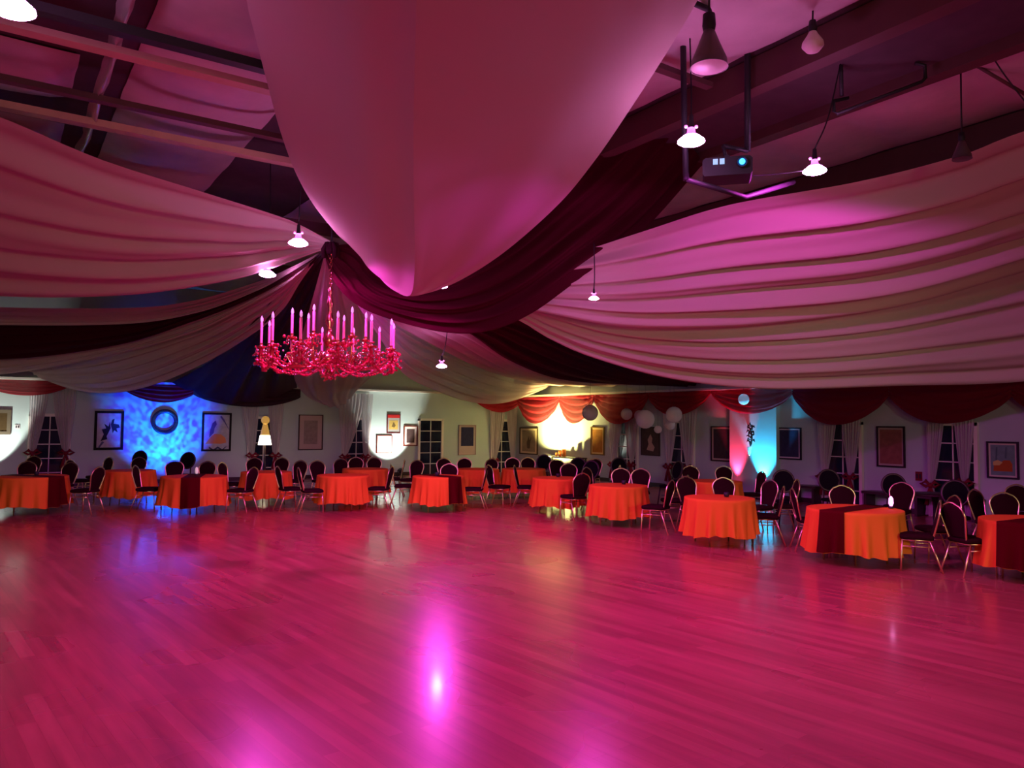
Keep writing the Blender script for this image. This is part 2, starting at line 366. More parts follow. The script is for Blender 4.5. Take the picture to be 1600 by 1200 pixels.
# ------------------------------------------------------------------ pictures
def flat(name, colr, parent, base, a, n, off, poly):
    mb = MB(); pts = [base + a * x + Vector((0, 0, y)) + n * off for x, y in poly]; back = [p - n * 0.002 for p in pts]; k = len(pts)
    mb.add(pts + back, [tuple(range(k)), tuple(range(k, 2 * k))[::-1]] + [(i, (i + 1) % k, k + (i + 1) % k, k + i) for i in range(k)])
    return mb.build(name, colr, parent)
MC = {}
def cm(col, nz=0.0, ns=8):
    k = (col, nz, ns)
    if k not in MC: MC[k] = mat('print_ink_%d' % len(MC), col, 0.7, noise_amt=nz, nscale=ns, spec=0.1)
    return MC[k]
def picture(side, x0, y0, x1, y1, frame, matc, art, label, inset=0.18, arts=(), fw=0.03, artrect=None, glass=False):
    f = onL if side == 'L' else onR; a = aL if side == 'L' else aR; n = nL if side == 'L' else nR
    A = f(x0, (y0 + y1) / 2); B = f(x1, (y0 + y1) / 2); T = f((x0 + x1) / 2, y0); Bo = f((x0 + x1) / 2, y1)
    c = (A + B) / 2; c.z = (T.z + Bo.z) / 2; hw = (B - A).length / 2; hh = (T.z - Bo.z) / 2
    o = thing('framed_picture', label, 'picture', c); z = Vector((0, 0, 0))
    fr = MB()
    for s in (-1, 1):
        fr.obox(a * (s * (hw - fw / 2)) + n * 0.025, a * (fw / 2), n * 0.02, Vector((0, 0, hh)))
        fr.obox(Vector((0, 0, s * (hh - fw / 2))) + n * 0.025, a * (hw - fw), n * 0.02, Vector((0, 0, fw / 2)))
    fr.build('frame', cm(frame), o)
    MB().obox(n * 0.015, a * (hw - fw * 0.9), n * 0.008, Vector((0, 0, hh - fw * 0.9))).build('mat_board', cm(matc), o)
    if artrect: l, b, r, t = [v for v in artrect]
    else: l, b, r, t = -1 + inset * 2, -1 + inset * 1.5, 1 - inset * 2, 1 - inset * 1.5
    p = MB().add([a * (l * hw) + Vector((0, 0, b * hh)) + n * 0.027, a * (r * hw) + Vector((0, 0, b * hh)) + n * 0.027, a * (r * hw) + Vector((0, 0, t * hh)) + n * 0.027, a * (l * hw) + Vector((0, 0, t * hh)) + n * 0.027,
                  a * (l * hw) + Vector((0, 0, b * hh)) + n * 0.022, a * (r * hw) + Vector((0, 0, b * hh)) + n * 0.022, a * (r * hw) + Vector((0, 0, t * hh)) + n * 0.022, a * (l * hw) + Vector((0, 0, t * hh)) + n * 0.022],
                 [(0, 1, 2, 3), (0, 4, 5, 1), (1, 5, 6, 2), (2, 6, 7, 3), (3, 7, 4, 0)]).build('print', cm(art, 0.5, 9), o)
    for k, (col, poly) in enumerate(arts):
        flat('printed_shape', cm(col), p, z, a, n, 0.029 + 0.0022 * k, [(x * hw, y * hh) for x, y in poly])
    return o
blackf = (0.012, 0.010, 0.012)
picture('L', 147, 642, 193, 703, blackf, (0.62, 0.60, 0.66), (0.62, 0.60, 0.66), 'framed picture of dark leaping dancer shapes, left of the blue light', 0.05, fw=0.07, arts=(
    ((0.02, 0.02, 0.04), [(-.55, -.55), (-.35, -.2), (-.5, .05), (-.2, .1), (-.35, .35), (-.05, .2), (.05, .45), (.1, .1), (-.02, -.1), (-.15, -.3), (-.1, -.45), (-.35, -.5)]),
    ((0.03, 0.03, 0.07), [(.1, .3), (.2, .55), (.35, .6), (.3, .35), (.65, .3), (.75, .15), (.5, .1), (.6, -.1), (.35, .0), (.25, -.15), (.2, .05)]),
    ((0.10, 0.10, 0.2), [(-.7, -.85), (-.45, -.55), (-.3, -.6), (-.62, -.9)])))
picture('L', 315, 645, 361, 705, blackf, (0.60, 0.62, 0.72), (0.60, 0.62, 0.72), 'framed picture of a dancer in a flared orange skirt, right of the blue light', 0.05, fw=0.06, arts=(
    ((0.72, 0.26, 0.12), [(-.75, -.62), (-.4, -.25), (-.15, -.1), (.3, -.12), (.6, -.3), (.68, -.55), (.3, -.62), (-.2, -.6)]),
    ((0.10, 0.08, 0.22), [(-.5, -.3), (-.45, .1), (-.3, .45), (-.1, .6), (.0, .4), (-.15, .2), (-.2, -.05)]),
    ((0.12, 0.10, 0.30), [(.2, .8), (.5, .5), (.85, .1), (.8, .2), (.5, .65), (.3, .85)]),
    ((0.05, 0.05, 0.12), [(-.5, -.75), (-.2, -.9), (.1, -.75), (.4, -.9), (.7, -.72), (.65, -.8), (.4, -.97), (.1, -.85), (-.2, -.97), (-.5, -.85)])))
picture('L', 466, 648, 504, 703, (0.05, 0.025, 0.03), (0.45, 0.33, 0.33), (0.36, 0.28, 0.28), 'pale rose pencil drawing in a thin dark frame', 0.22)
picture('L', 604, 647, 625, 677, (0.10, 0.015, 0.02), (0.28, 0.27, 0.26), (0.55, 0.38, 0.10), 'small grey matted picture, topmost of three in the white spotlight', 0.2, fw=0.03, artrect=(-.65, -.6, .65, .35), arts=(((0.4, 0.02, 0.02), [(-.9, .6), (.9, .6), (.9, .9), (-.9, .9)]), ((0.12, 0.08, 0.03), [(-.3, -.3), (0, .2), (.3, -.2), (.1, -.4)])))
picture('L', 588, 680, 612, 708, (0.16, 0.03, 0.02), (0.85, 0.85, 0.80), (0.80, 0.80, 0.76), 'nearly washed-out white picture, lowest of three in the white spotlight', 0.15, fw=0.025, arts=(((0.3, 0.3, 0.35), [(-.1, .0), (.0, .25), (.05, .0), (.0, -.4), (-.08, -.3)]),))
picture('L', 630, 665, 652, 697, (0.15, 0.03, 0.02), (0.72, 0.62, 0.60), (0.10, 0.06, 0.06), 'small picture with dark centre, right of three in the white spotlight', 0.22, fw=0.04)
picture('L', 716, 664, 743, 711, (0.30, 0.22, 0.24), (0.42, 0.32, 0.34), (0.03, 0.03, 0.10), 'white matted dark blue print between window and corner curtains', artrect=(-.72, -.40, .72, .85), fw=0.025)
picture('L', -14, 640, 17, 679, (0.12, 0.10, 0.07), (0.55, 0.45, 0.28), (0.08, 0.05, 0.02), 'cream matted picture cut by the left edge of the photo', 0.18, fw=0.09)
picture('R', 813, 668, 841, 710, (0.05, 0.04, 0.02), (0.72, 0.64, 0.40), (0.40, 0.36, 0.24), 'print of a standing figure, left of the yellow light', fw=0.04, inset=0.14, arts=(((0.10, 0.09, 0.06), [(-.15, -.55), (-.2, -.1), (-.1, .1), (0, .35), (.1, .05), (.3, .3), (.2, -.1), (.15, -.55)]),))
picture('R', 924, 667, 945, 711, (0.18, 0.12, 0.03), (0.75, 0.60, 0.25), (0.55, 0.25, 0.04), 'golden brown print, right of the yellow light', fw=0.04, inset=0.13)
picture('R', 1003, 667, 1032, 712, (0.05, 0.04, 0.035), (0.20, 0.16, 0.15), (0.10, 0.07, 0.06), 'dark print with a pale figure, below the round paper lanterns', inset=0.06, fw=0.04, arts=(((0.42, 0.30, 0.24), [(-.4, -.6), (-.2, -.2), (-.3, .1), (0, .5), (.2, .2), (.15, -.1), (.45, -.4), (.3, -.7)]),))
picture('R', 1112, 666, 1147, 721, (0.03, 0.02, 0.02), (0.50, 0.38, 0.32), (0.07, 0.05, 0.055), 'dark grey print in wide cream mat, left of the red uplight', fw=0.035, inset=0.11)
picture('R', 1215, 668, 1253, 718, (0.02, 0.015, 0.03), (0.60, 0.55, 0.62), (0.05, 0.05, 0.12), 'dark blue print in white mat, right of the cyan uplight', fw=0.035, inset=0.11)
picture('R', 1371, 666, 1415, 730, (0.025, 0.015, 0.025), (0.42, 0.34, 0.30), (0.33, 0.13, 0.10), 'large reddish brown print between two curtained windows', fw=0.035, inset=0.11)
picture('R', 1543, 690, 1593, 748, (0.03, 0.02, 0.04), (0.58, 0.58, 0.46), (0.20, 0.36, 0.34), 'landscape picture of orange shapes and pale trees near right edge', fw=0.035, inset=0.12, arts=(
    ((0.35, 0.10, 0.02), [(-.6, -.6), (-.55, -.3), (-.2, -.15), (.1, .0), (.45, .0), (.6, -.2), (.6, -.6)]),
    ((0.55, 0.50, 0.15), [(-.6, -.1), (-.3, .0), (.0, -.12), (-.2, -.28), (-.6, -.3)]),
    ((0.08, 0.16, 0.16), [(-.45, .0), (-.4, .7), (-.3, .7), (-.35, .0)]), ((0.08, 0.16, 0.16), [(.15, .1), (.2, .7), (.28, .7), (.25, .1)])))
# small wall plates
def plate(side, px, py, w_, h_, m, label, name='wall_socket'):
    f = onL if side == 'L' else onR; a = aL if side == 'L' else aR; n = nL if side == 'L' else nR
    c = f(px, py); o = thing(name, label, 'switch', c)
    MB().obox(n * 0.008, a * w_, n * 0.008, Vector((0, 0, h_))).build('plate', m, o)
    for s in (-1, 1): MB().obox(n * 0.02 + a * (s * w_ * .45), a * w_ * .22, n * 0.006, Vector((0, 0, h_ * .5))).build('switch_toggle', 'black', o)
plate('R', 1436, 744, 0.075, 0.10, M['dswag'], 'small red and brown switch plate below and right of brown print', 'switch_plate')
plate('L', 27, 667, 0.06, 0.06, 'plastic', 'small grey plate on wall right of the far-left picture', 'switch_plate')
# ring wreath on the blue-lit wall
rc = onL(257, 659); o = thing('wall_ring', 'dark round ring wreath hanging on the blue-lit wall', 'wreath', rc)
mb = MB(); R0 = 0.31
for j, rr in enumerate((0.055, 0.03)):
    pts = [Vector((math.cos(t) * (R0 + j * 0.045), -0.06, math.sin(t) * (R0 + j * 0.045))) for t in [2 * PI * k / 48 for k in range(49)]]
    mb.tube(pts, rr, 8)
mb.build('ring', 'darkwood', o)
tw = MB()
for k in range(40):
    t = 2 * PI * k / 40; c = Vector((math.cos(t) * R0, -0.11, math.sin(t) * R0)); tw.tube([c, c + Vector((math.cos(t + 1.2) * .09, -.02, math.sin(t + 1.2) * .09))], 0.010, 5)
tw.build('twig', 'darkwood', o)
# long black bracket by the white spotlight
b = onL(585, 607); mb = MB().obox((0, -0.16, 0), (0.22, 0, 0), (0, 0.03, 0), (0, 0, 0.02)); mb.obox((-0.2, -0.08, 0), (0.02, 0, 0), (0, 0.08, 0), (0, 0, 0.02))
tag(mb.build('wall_bracket', 'black', None, b - Vector((0, 0, 0.06))), 'short dark bracket on wall top left of the white spotlight', 'bracket')

# ------------------------------------------------------------------ pilaster with uplights and sconce
pa, pb = wallpt('R', 1146), wallpt('R', 1219); PD = 0.16
struct(MB().box((WU - PD, pb.y, 0), (WU, pa.y, LZ)).build('trim_%d' % bi, 'wall')); bi += 1
def uplight(loc, target, energy, color, label, ang=60, blend=0.5, emis=20, nz=False, size=0.04):
    o = thing('uplight', label, 'uplight', (loc[0], loc[1], 0), 0, 'coloured uplights on the floor along the walls')
    d = (Vector(target) - Vector(loc)).normalized(); q = d.to_track_quat('Z', 'Y').to_matrix()
    mb = MB(); mb.lathe([(0.001, -0.10), (0.05, -0.10), (0.07, -0.04), (0.075, 0.04), (0.065, 0.04), (0.06, 0.02)], 16)
    mb.v = [tuple(q @ Vector(v) + Vector((0, 0, loc[2]))) for v in mb.v]; mb.build('housing', 'black', o)
    st = MB()
    for s in (-1, 1): st.box((s * 0.09 - 0.008, -0.02, 0), (s * 0.09 + 0.008, 0.02, loc[2] + 0.02))
    st.box((-0.11, -0.07, 0), (0.11, 0.07, 0.012)); st.build('bracket', 'black', o)
    lz = MB().lathe([(0.001, 0.022), (0.058, 0.022)], 16); lz.v = [tuple(q @ Vector(v) + Vector((0, 0, loc[2]))) for v in lz.v]
    k = 'lens_%s' % str(color)
    if k not in M: M[k] = mat('uplight_lens_%d' % len(M), color, 0.3, emit=color, es=emis)
    lz.build('lens', k, o)
    l = spot('uplight_lamp', Vector(loc) + d * 0.06, target, energy, color, ang, blend, size)
    if nz:
        l.data.use_nodes = True; nt = l.data.node_tree; N = nt.nodes; L = nt.links; em = N['Emission']
        tc = N.new('ShaderNodeTexCoord'); n1 = N.new('ShaderNodeTexNoise'); n1.inputs['Scale'].default_value = 14; n1.inputs['Distortion'].default_value = 1.6; n1.inputs['Detail'].default_value = 3
        L.new(tc.outputs['Normal'], n1.inputs['Vector']); cr = N.new('ShaderNodeValToRGB')
        cr.color_ramp.elements[0].position = 0.44; cr.color_ramp.elements[0].color = (0.0, 0.035, 0.8, 1)
        cr.color_ramp.elements[1].position = 0.60; cr.color_ramp.elements[1].color = (0.0, 0.62, 1.0, 1)
        L.new(n1.outputs['Fac'], cr.inputs[0]); L.new(cr.outputs[0], em.inputs[0])
    return o
ru = wallpt('R', 1159); cu = wallpt('R', 1198)
uplight((WU - PD - 0.17, ru.y, 0.30), (WU - PD + 0.10, ru.y + 0.12, 3.0), 520, (1.0, 0.03, 0.10), 'red uplight at the foot of the wall pilaster', 62, 0.8)
uplight((WU - PD - 0.17, cu.y, 0.30), (WU - PD + 0.10, cu.y - 0.12, 3.0), 800, (0.03, 0.55, 1.0), 'cyan uplight at the foot of the wall pilaster', 72, 0.8)
wl = wallpt('L', 608)
uplight((wl.x, WV - 0.95, 0.25), (wl.x - 0.05, WV, 1.55), 420, (1.0, 0.98, 0.86), 'white floodlight shining up on the three small pictures', 76, 0.45)
wl = wallpt('L', -22)
uplight((wl.x, WV - 0.95, 0.25), (wl.x - 0.05, WV, 1.6), 380, (1.0, 0.98, 0.86), 'white floodlight at the left edge of the photo', 72, 0.3)
yl = wallpt('R', 878)
uplight((WU - 0.95, yl.y + 0.1, 0.62), (WU, yl.y, 1.75), 2300, (1.0, 0.74, 0.24), 'yellow floodlight on a stand before the side table, shining on the wall', 125, 0.8)
bl = wallpt('L', 262)
uplight((bl.x, WV - 1.7, 0.25), (bl.x - 0.1, WV, 1.5), 2200, (0.02, 0.25, 1.0), 'blue water-effect light shining on the wall below the ring', 80, 1.0, nz=True)
# sconce on the pilaster
sc = onR(1177, 690, PD); o = thing('wall_sconce', 'dark leafy sconce with a pale glass cup between red and cyan uplights', 'sconce', sc)
mb = MB(); mb.tube([(-.05, 0, .45), (-.07, 0, .2), (-.05, .02, -.05), (-.10, .02, -.12)], .02, 8)
for k in range(18):
    t = k / 18; an = k * 2.4; c = Vector((-.07, .0, .42 - .5 * t)); mb.tube([c, c + Vector((-.03 - .04 * math.cos(an) ** 2, .10 * math.sin(an), .05)), c + Vector((-.05, .15 * math.sin(an), .10 * math.cos(an)))], .02, 6, rs=[.008, .028, .004])
mb.build('leafy_bracket', 'darkwood', o)
MB().lathe([(.001, -.36), (.03, -.34), (.045, -.26), (.055, -.16), (.05, -.14)], 12, (-.12, .03, 0)).build('glass_cup', 'paper', o)
MB().lathe([(.012, -.42), (.014, -.36), (.03, -.35)], 10, (-.12, .03, 0)).build('finial', 'copper', o)

# ------------------------------------------------------------------ tiered lamp in front of a window
tl = onF(412, 23.6); o = thing('tiered_lamp', 'glowing lamp with white lower shade and amber top before the far window', 'lamp', tl)
def zat(px, py, Z): return P(px, py, Z).z
z1, z2, z3, z4 = zat(410, 695, 23.6), zat(410, 680, 23.6), zat(410, 663, 23.6), zat(410, 650, 23.6)
MB().lathe([(.001, 0), (.22, 0), (.22, .03), (.05, .07), (.03, .3), (.05, .5), (.025, .7), (.025, z1)], 16).build('base', 'darkwood', o)
MB().lathe([(.20, z1), (.20, z1 + .01), (.15, z2), (.001, z2)], 20).build('lamp_shade', 'warm', o)
MB().lathe([(.14, z2 + .005), (.12, z2 + .12), (.08, z3 - .05), (.07, z3)], 16).build('amber_bell', 'amber', o)
MB().ball((0, 0, (z3 + z4) / 2), (z4 - z3) / 2, 14, 10).build('glass_ball', 'amber', o)
lp = bpy.data.lights.new('tiered_lamp_bulb', 'POINT'); lp.energy = 5; lp.color = (1, .8, .5); lp.shadow_soft_size = .1
lo = bpy.data.objects.new('tiered_lamp_bulb', lp); C.objects.link(lo); lo.location = tl + Vector((0, 0, z1 - .15))

# ================================================================== DRAPES
def drape(name, A, B, label, m, folds=7, amp=0.05, droop=0.0, cat='drape', nu=90, nv=72, phase=0.0, dpow=1.0, group='long ceiling drapes gathered at the hub above the chandelier'):
    A = spline([P(*p) for p in A], nu); B = spline([P(*p) for p in B], nu); rows = []
    for i in range(nu):
        t = i / (nu - 1); a, b = A[i], B[i]; wdt = (b - a).length; tn = (A[min(i + 1, nu - 1)] + B[min(i + 1, nu - 1)] - A[max(i - 1, 0)] - B[max(i - 1, 0)]).normalized()
        ac = (b - a).normalized() if wdt > 1e-4 else RT; nn = ac.cross(tn).normalized()
        if nn.z > 0: nn = -nn
        row = []
        for j in range(nv + 1):
            s = j / nv; e = math.sin(PI * s); am = min(amp, wdt * 0.045)
            sw = s + 0.03 * math.sin(t * 4 + phase)
            prof = math.sin(2 * PI * folds * sw + phase + 0.8 * math.sin(t * 3)) + 0.45 * math.sin(2 * PI * folds * 1.73 * sw + 2 * phase + t * 2)
            fade = (0.55 + 0.45 * math.sin(t * PI)) * min(1, e * 3)
            p = a.lerp(b, s) + nn * (am * prof * fade)
            p = p - Vector((0, 0, droop * e * (t ** dpow) * min(1, wdt)))
            row.append(p)
        rows.append(row)
    o = MB().grid(rows).build(name, m); tag(o, label, cat, group); return o
HUB = (518, 388, 11.0)
seam = [(572, 394, 10.9), (590, 430, 10.6), (618, 455, 10.3), (641, 461, 10.0), (648, 420, 9.1), (647, 330, 7.8), (646, 220, 6.65), (648, 100, 5.6), (651, 0, 4.85), (655, -140, 4.1), (660, -420, 3.1)]
drape('white_drape', [(556, 388, 11.0), (525, 362, 10.6), (490, 320, 10.0), (462, 270, 9.3), (438, 205, 8.5), (415, 120, 7.5), (397, 50, 6.8), (385, 0, 6.3), (370, -120, 5.5), (340, -400, 4.4)], seam,
      'white drape overhead, left of its long vertical seam, nearest the camera', 'sheerwhite', 1.5, 0.02, 0.05, phase=0.5)
drape('white_drape', seam, [(576, 392, 11.0), (600, 440, 10.7), (640, 461, 10.3), (700, 447, 10.0), (780, 400, 9.5), (870, 322, 8.9), (930, 250, 8.3), (985, 170, 7.7), (1040, 85, 7.2), (1090, 0, 6.7), (1165, -150, 5.8), (1290, -450, 4.6)],
      'white drape overhead, right of its long vertical seam', 'sheerwhite', 1.5, 0.02, 0.06, phase=1.5)
drape('maroon_drape', [(515, 384, 11.05), (560, 385, 11.2), (610, 430, 11.3), (680, 430, 11.2), (780, 372, 11.1), (900, 262, 10.8), (985, 165, 10.2), (1010, 120, 10.0)],
      [(505, 392, 11.0), (522, 440, 11.0), (560, 478, 11.2), (620, 502, 11.5), (700, 520, 11.8), (765, 517, 12.0), (830, 490, 12.1), (900, 440, 12.0), (1000, 365, 11.8), (1100, 255, 11.3)],
      'wide maroon drape sweeping up right from chandelier to the projector', 'maroon', 5, 0.09, 0.05, phase=0.4)
drape('white_drape', [(560, 400, 11.3), (760, 430, 11.8), (900, 395, 11.8), (1010, 360, 11.2), (1140, 320, 10.8), (1340, 284, 10.0), (1500, 243, 9.6), (1600, 205, 9.3), (1900, 110, 8.5), (2450, -40, 8.0)],
      [(560, 420, 11.5), (760, 470, 12.2), (870, 492, 12.3), (960, 508, 12.4), (1060, 512, 12.4), (1200, 506, 12.6), (1400, 480, 12.6), (1600, 425, 12.3), (1900, 340, 11.5), (2400, 250, 10)],
      'huge white drape at upper right streaked with magenta light', 'sheerwhite', 5, 0.11, 0.15, phase=2.2, nv=110)
drape('white_drape', [(560, 410, 11.6), (760, 455, 12.5), (870, 482, 12.6), (960, 500, 12.7), (1060, 502, 12.7), (1200, 494, 12.9), (1400, 466, 12.9), (1600, 408, 12.6), (1900, 320, 11.6), (2400, 235, 10.1)],
      [(560, 430, 11.6), (700, 470, 12.4), (800, 496, 12.9), (860, 530, 13.2), (930, 560, 13.5), (1050, 592, 14.0), (1200, 608, 14.2), (1400, 603, 14.2), (1600, 596, 13.8), (1900, 560, 12.2), (2400, 500, 10.1)],
      'lower white drape at right, hanging closest to the tables', 'sheerwhite', 4, 0.08, 0.10, phase=0.9, nv=100)
drape('maroon_drape', [(560, 420, 11.8), (700, 490, 13), (810, 500, 14.5), (930, 545, 17.5), (1045, 588, 21.5), (1110, 600, 22.6)],
      [(560, 440, 11.8), (680, 498, 13), (735, 522, 14), (790, 560, 15.8), (850, 586, 18), (900, 596, 20), (970, 600, 22.5), (1045, 599, 23.3)],
      'narrow dark maroon drape running to the wall above the lanterns', 'maroon', 4, 0.06, 0.05, phase=1.1)
drape('white_drape', [(550, 430, 11.9), (660, 490, 13.5), (750, 520, 15), (850, 578, 19), (950, 596, 22.7), (1045, 598, 23.5)],
      [(545, 445, 11.9), (610, 500, 13.5), (660, 530, 15.5), (740, 570, 19.5), (800, 590, 24), (858, 602, 28.3)],
      'mauve-lit white drape reaching the corner, above the lower pink lamp', 'sheerwhite', 4, 0.06, 0.05, phase=2.8)
drape('white_drape', [(545, 440, 12.0), (610, 495, 14), (700, 540, 18), (800, 582, 24), (862, 600, 28.6)],
      [(540, 450, 12.0), (595, 530, 14), (632, 585, 17), (680, 610, 20), (730, 627, 23), (775, 631, 25.5), (815, 622, 27.5), (862, 603, 28.8)],
      'thin lavender drape drooping over the far wall beside the white spotlight', 'thinwhite', 5, 0.06, 0.0, phase=0.2)
drape('white_drape', [(508, 395, 11.1), (490, 460, 13), (468, 540, 17), (460, 590, 20), (478, 618, 22), (505, 632, 23)],
      [(520, 395, 11.1), (570, 450, 13), (606, 505, 16), (612, 545, 19), (592, 578, 22), (560, 606, 24)],
      'thin pink drape hanging directly behind the chandelier', 'thinwhite', 5, 0.06, 0.30, phase=1.8)
drape('plum_drape', [(508, 388, 11.2), (455, 432, 13), (400, 498, 16), (335, 560, 20), (268, 598, 23.3)],
      [(522, 390, 11.2), (510, 440, 13), (484, 500, 16), (462, 560, 20), (464, 606, 25.0)],
      'near-black plum drape behind the left half of the chandelier', 'plum', 5, 0.08, 0.55, phase=0.6, dpow=4)
drape('white_drape', [(522, 380, 11.0), (470, 352, 11.0), (430, 336, 10.9), (320, 301, 10.4), (160, 250, 9.6), (0, 183, 8.8), (-300, 70, 7.6)],
      [(512, 388, 11.1), (470, 403, 11.6), (420, 421, 12.2), (350, 440, 12.8), (200, 461, 13.3), (0, 463, 13.3), (-300, 440, 12.8)],
      'huge white drape at upper left with long magenta folds', 'sheerwhite', 5, 0.09, 0.12, phase=3.0, nv=110)
drape('white_drape', [(508, 390, 11.4), (460, 415, 12.5), (400, 441, 14.2), (300, 470, 16.3), (200, 481, 17.2), (0, 480, 17.6), (-250, 470, 17.4)],
      [(506, 393, 11.4), (455, 425, 12.5), (400, 455, 14.2), (310, 488, 16.4), (200, 506, 17.6), (0, 508, 18.0), (-250, 500, 17.8)],
      'narrow white drape at left above the red one', 'sheerwhite', 3, 0.05, 0.04, phase=0.3)
drape('maroon_drape', [(506, 391, 11.5), (455, 420, 12.7), (400, 447, 14.4), (310, 476, 16.6), (200, 498, 17.9), (0, 502, 18.3), (-250, 496, 18.1)],
      [(504, 394, 11.5), (450, 435, 12.7), (385, 470, 14.8), (300, 503, 17), (180, 540, 18.8), (0, 562, 19.2), (-250, 560, 19)],
      'red maroon drape at left between two pale drapes', 'maroon', 4, 0.06, 0.04, phase=1.3)
drape('white_drape', [(504, 392, 11.6), (450, 428, 12.9), (385, 462, 15), (300, 495, 17.3), (180, 532, 19.1), (0, 554, 19.5), (-250, 552, 19.3)],
      [(502, 395, 11.6), (445, 445, 12.9), (380, 482, 15.2), (300, 520, 17.6), (180, 553, 19.4), (0, 585, 20.0), (-250, 590, 19.8)],
      'narrow mauve-lit drape at left under the red one', 'sheerwhite', 3, 0.05, 0.02, phase=2.3)
drape('white_drape', [(503, 393, 11.7), (450, 440, 13), (380, 476, 15.4), (300, 512, 17.9), (180, 545, 19.7), (100, 562, 20.4), (40, 575, 20.8)],
      [(502, 396, 11.7), (470, 440, 13), (440, 486, 15), (395, 522, 17), (330, 562, 19), (250, 598, 20.3), (180, 614, 20.9), (120, 610, 21.2), (70, 594, 21.4)],
      'wide greyish tan drape at left drooping over the dancers picture', 'sheerwhite', 5, 0.08, 0.02, phase=1.0)
# knot at the hub and the cord that carries it
hp = P(*HUB); o = thing('drape_hub', 'dark gathered knot of cloth above chandelier where drapes meet', 'hub', hp)
mb = MB(); mb.ball((0, 0, 0.02), 0.10, 16, 10, 0.7)
for k in range(12):
    an = 2 * PI * k / 12; q = .7 + .3 * math.sin(k * 2.3); mb.tube([(0, 0, .05), (.08 * math.cos(an), .08 * math.sin(an), .06), (.13 * q * math.cos(an), .13 * q * math.sin(an), -.03), (.12 * q * math.cos(an), .12 * q * math.sin(an), -.16 * q)], .03, 6)
mb.build('gathered_cloth', 'plum', o); MB().tube([(0, 0, .1), (0, 0, HC - hp.z)], .012, 6).build('cord', 'black', o)

# ================================================================== CHANDELIER
CZ = 11.0; cc = P(514, 560, CZ); o = thing('chandelier', 'ornate red and gold candle chandelier hanging at the drape hub', 'chandelier', cc)
ztop = zat(514, 445, CZ) - cc.z; zh = hp.z - cc.z
col = MB().lathe([(.001, -.28), (.02, -.26), (.05, -.22), (.03, -.17), (.07, -.12), (.14, -.06), (.17, 0), (.10, .07), (.04, .12), (.07, .20), (.10, .28), (.05, .36), (.03, .44), (.07, .52), (.045, .60), (.025, .70), (.05, .78), (.03, .86), (.02, .95), (.035, 1.0), (.01, 1.05)], 16)
col.build('column', 'copper', o)
ch = MB()
for k in range(int((zh - 1.0) / 0.045)):
    z = 1.05 + k * 0.045
    pts = [Vector((.018 * math.cos(t) if k % 2 else 0, 0 if k % 2 else .018 * math.cos(t), z + .032 * math.sin(t))) for t in [2 * PI * q / 8 for q in range(9)]]
    ch.tube(pts, .004, 4, cap=False)
ch.build('chain', 'copper', o)
NA = 12; armR = 0.93; b0 = math.atan2(cc.y, cc.x)
tiers = [(armR, b0 + 2 * PI * (k + 0.22) / NA, 0.10, 0.36) for k in range(NA)] + [(0.52, b0 + 2 * PI * (k + 0.6) / 6, 0.26, 0.34) for k in range(6)]
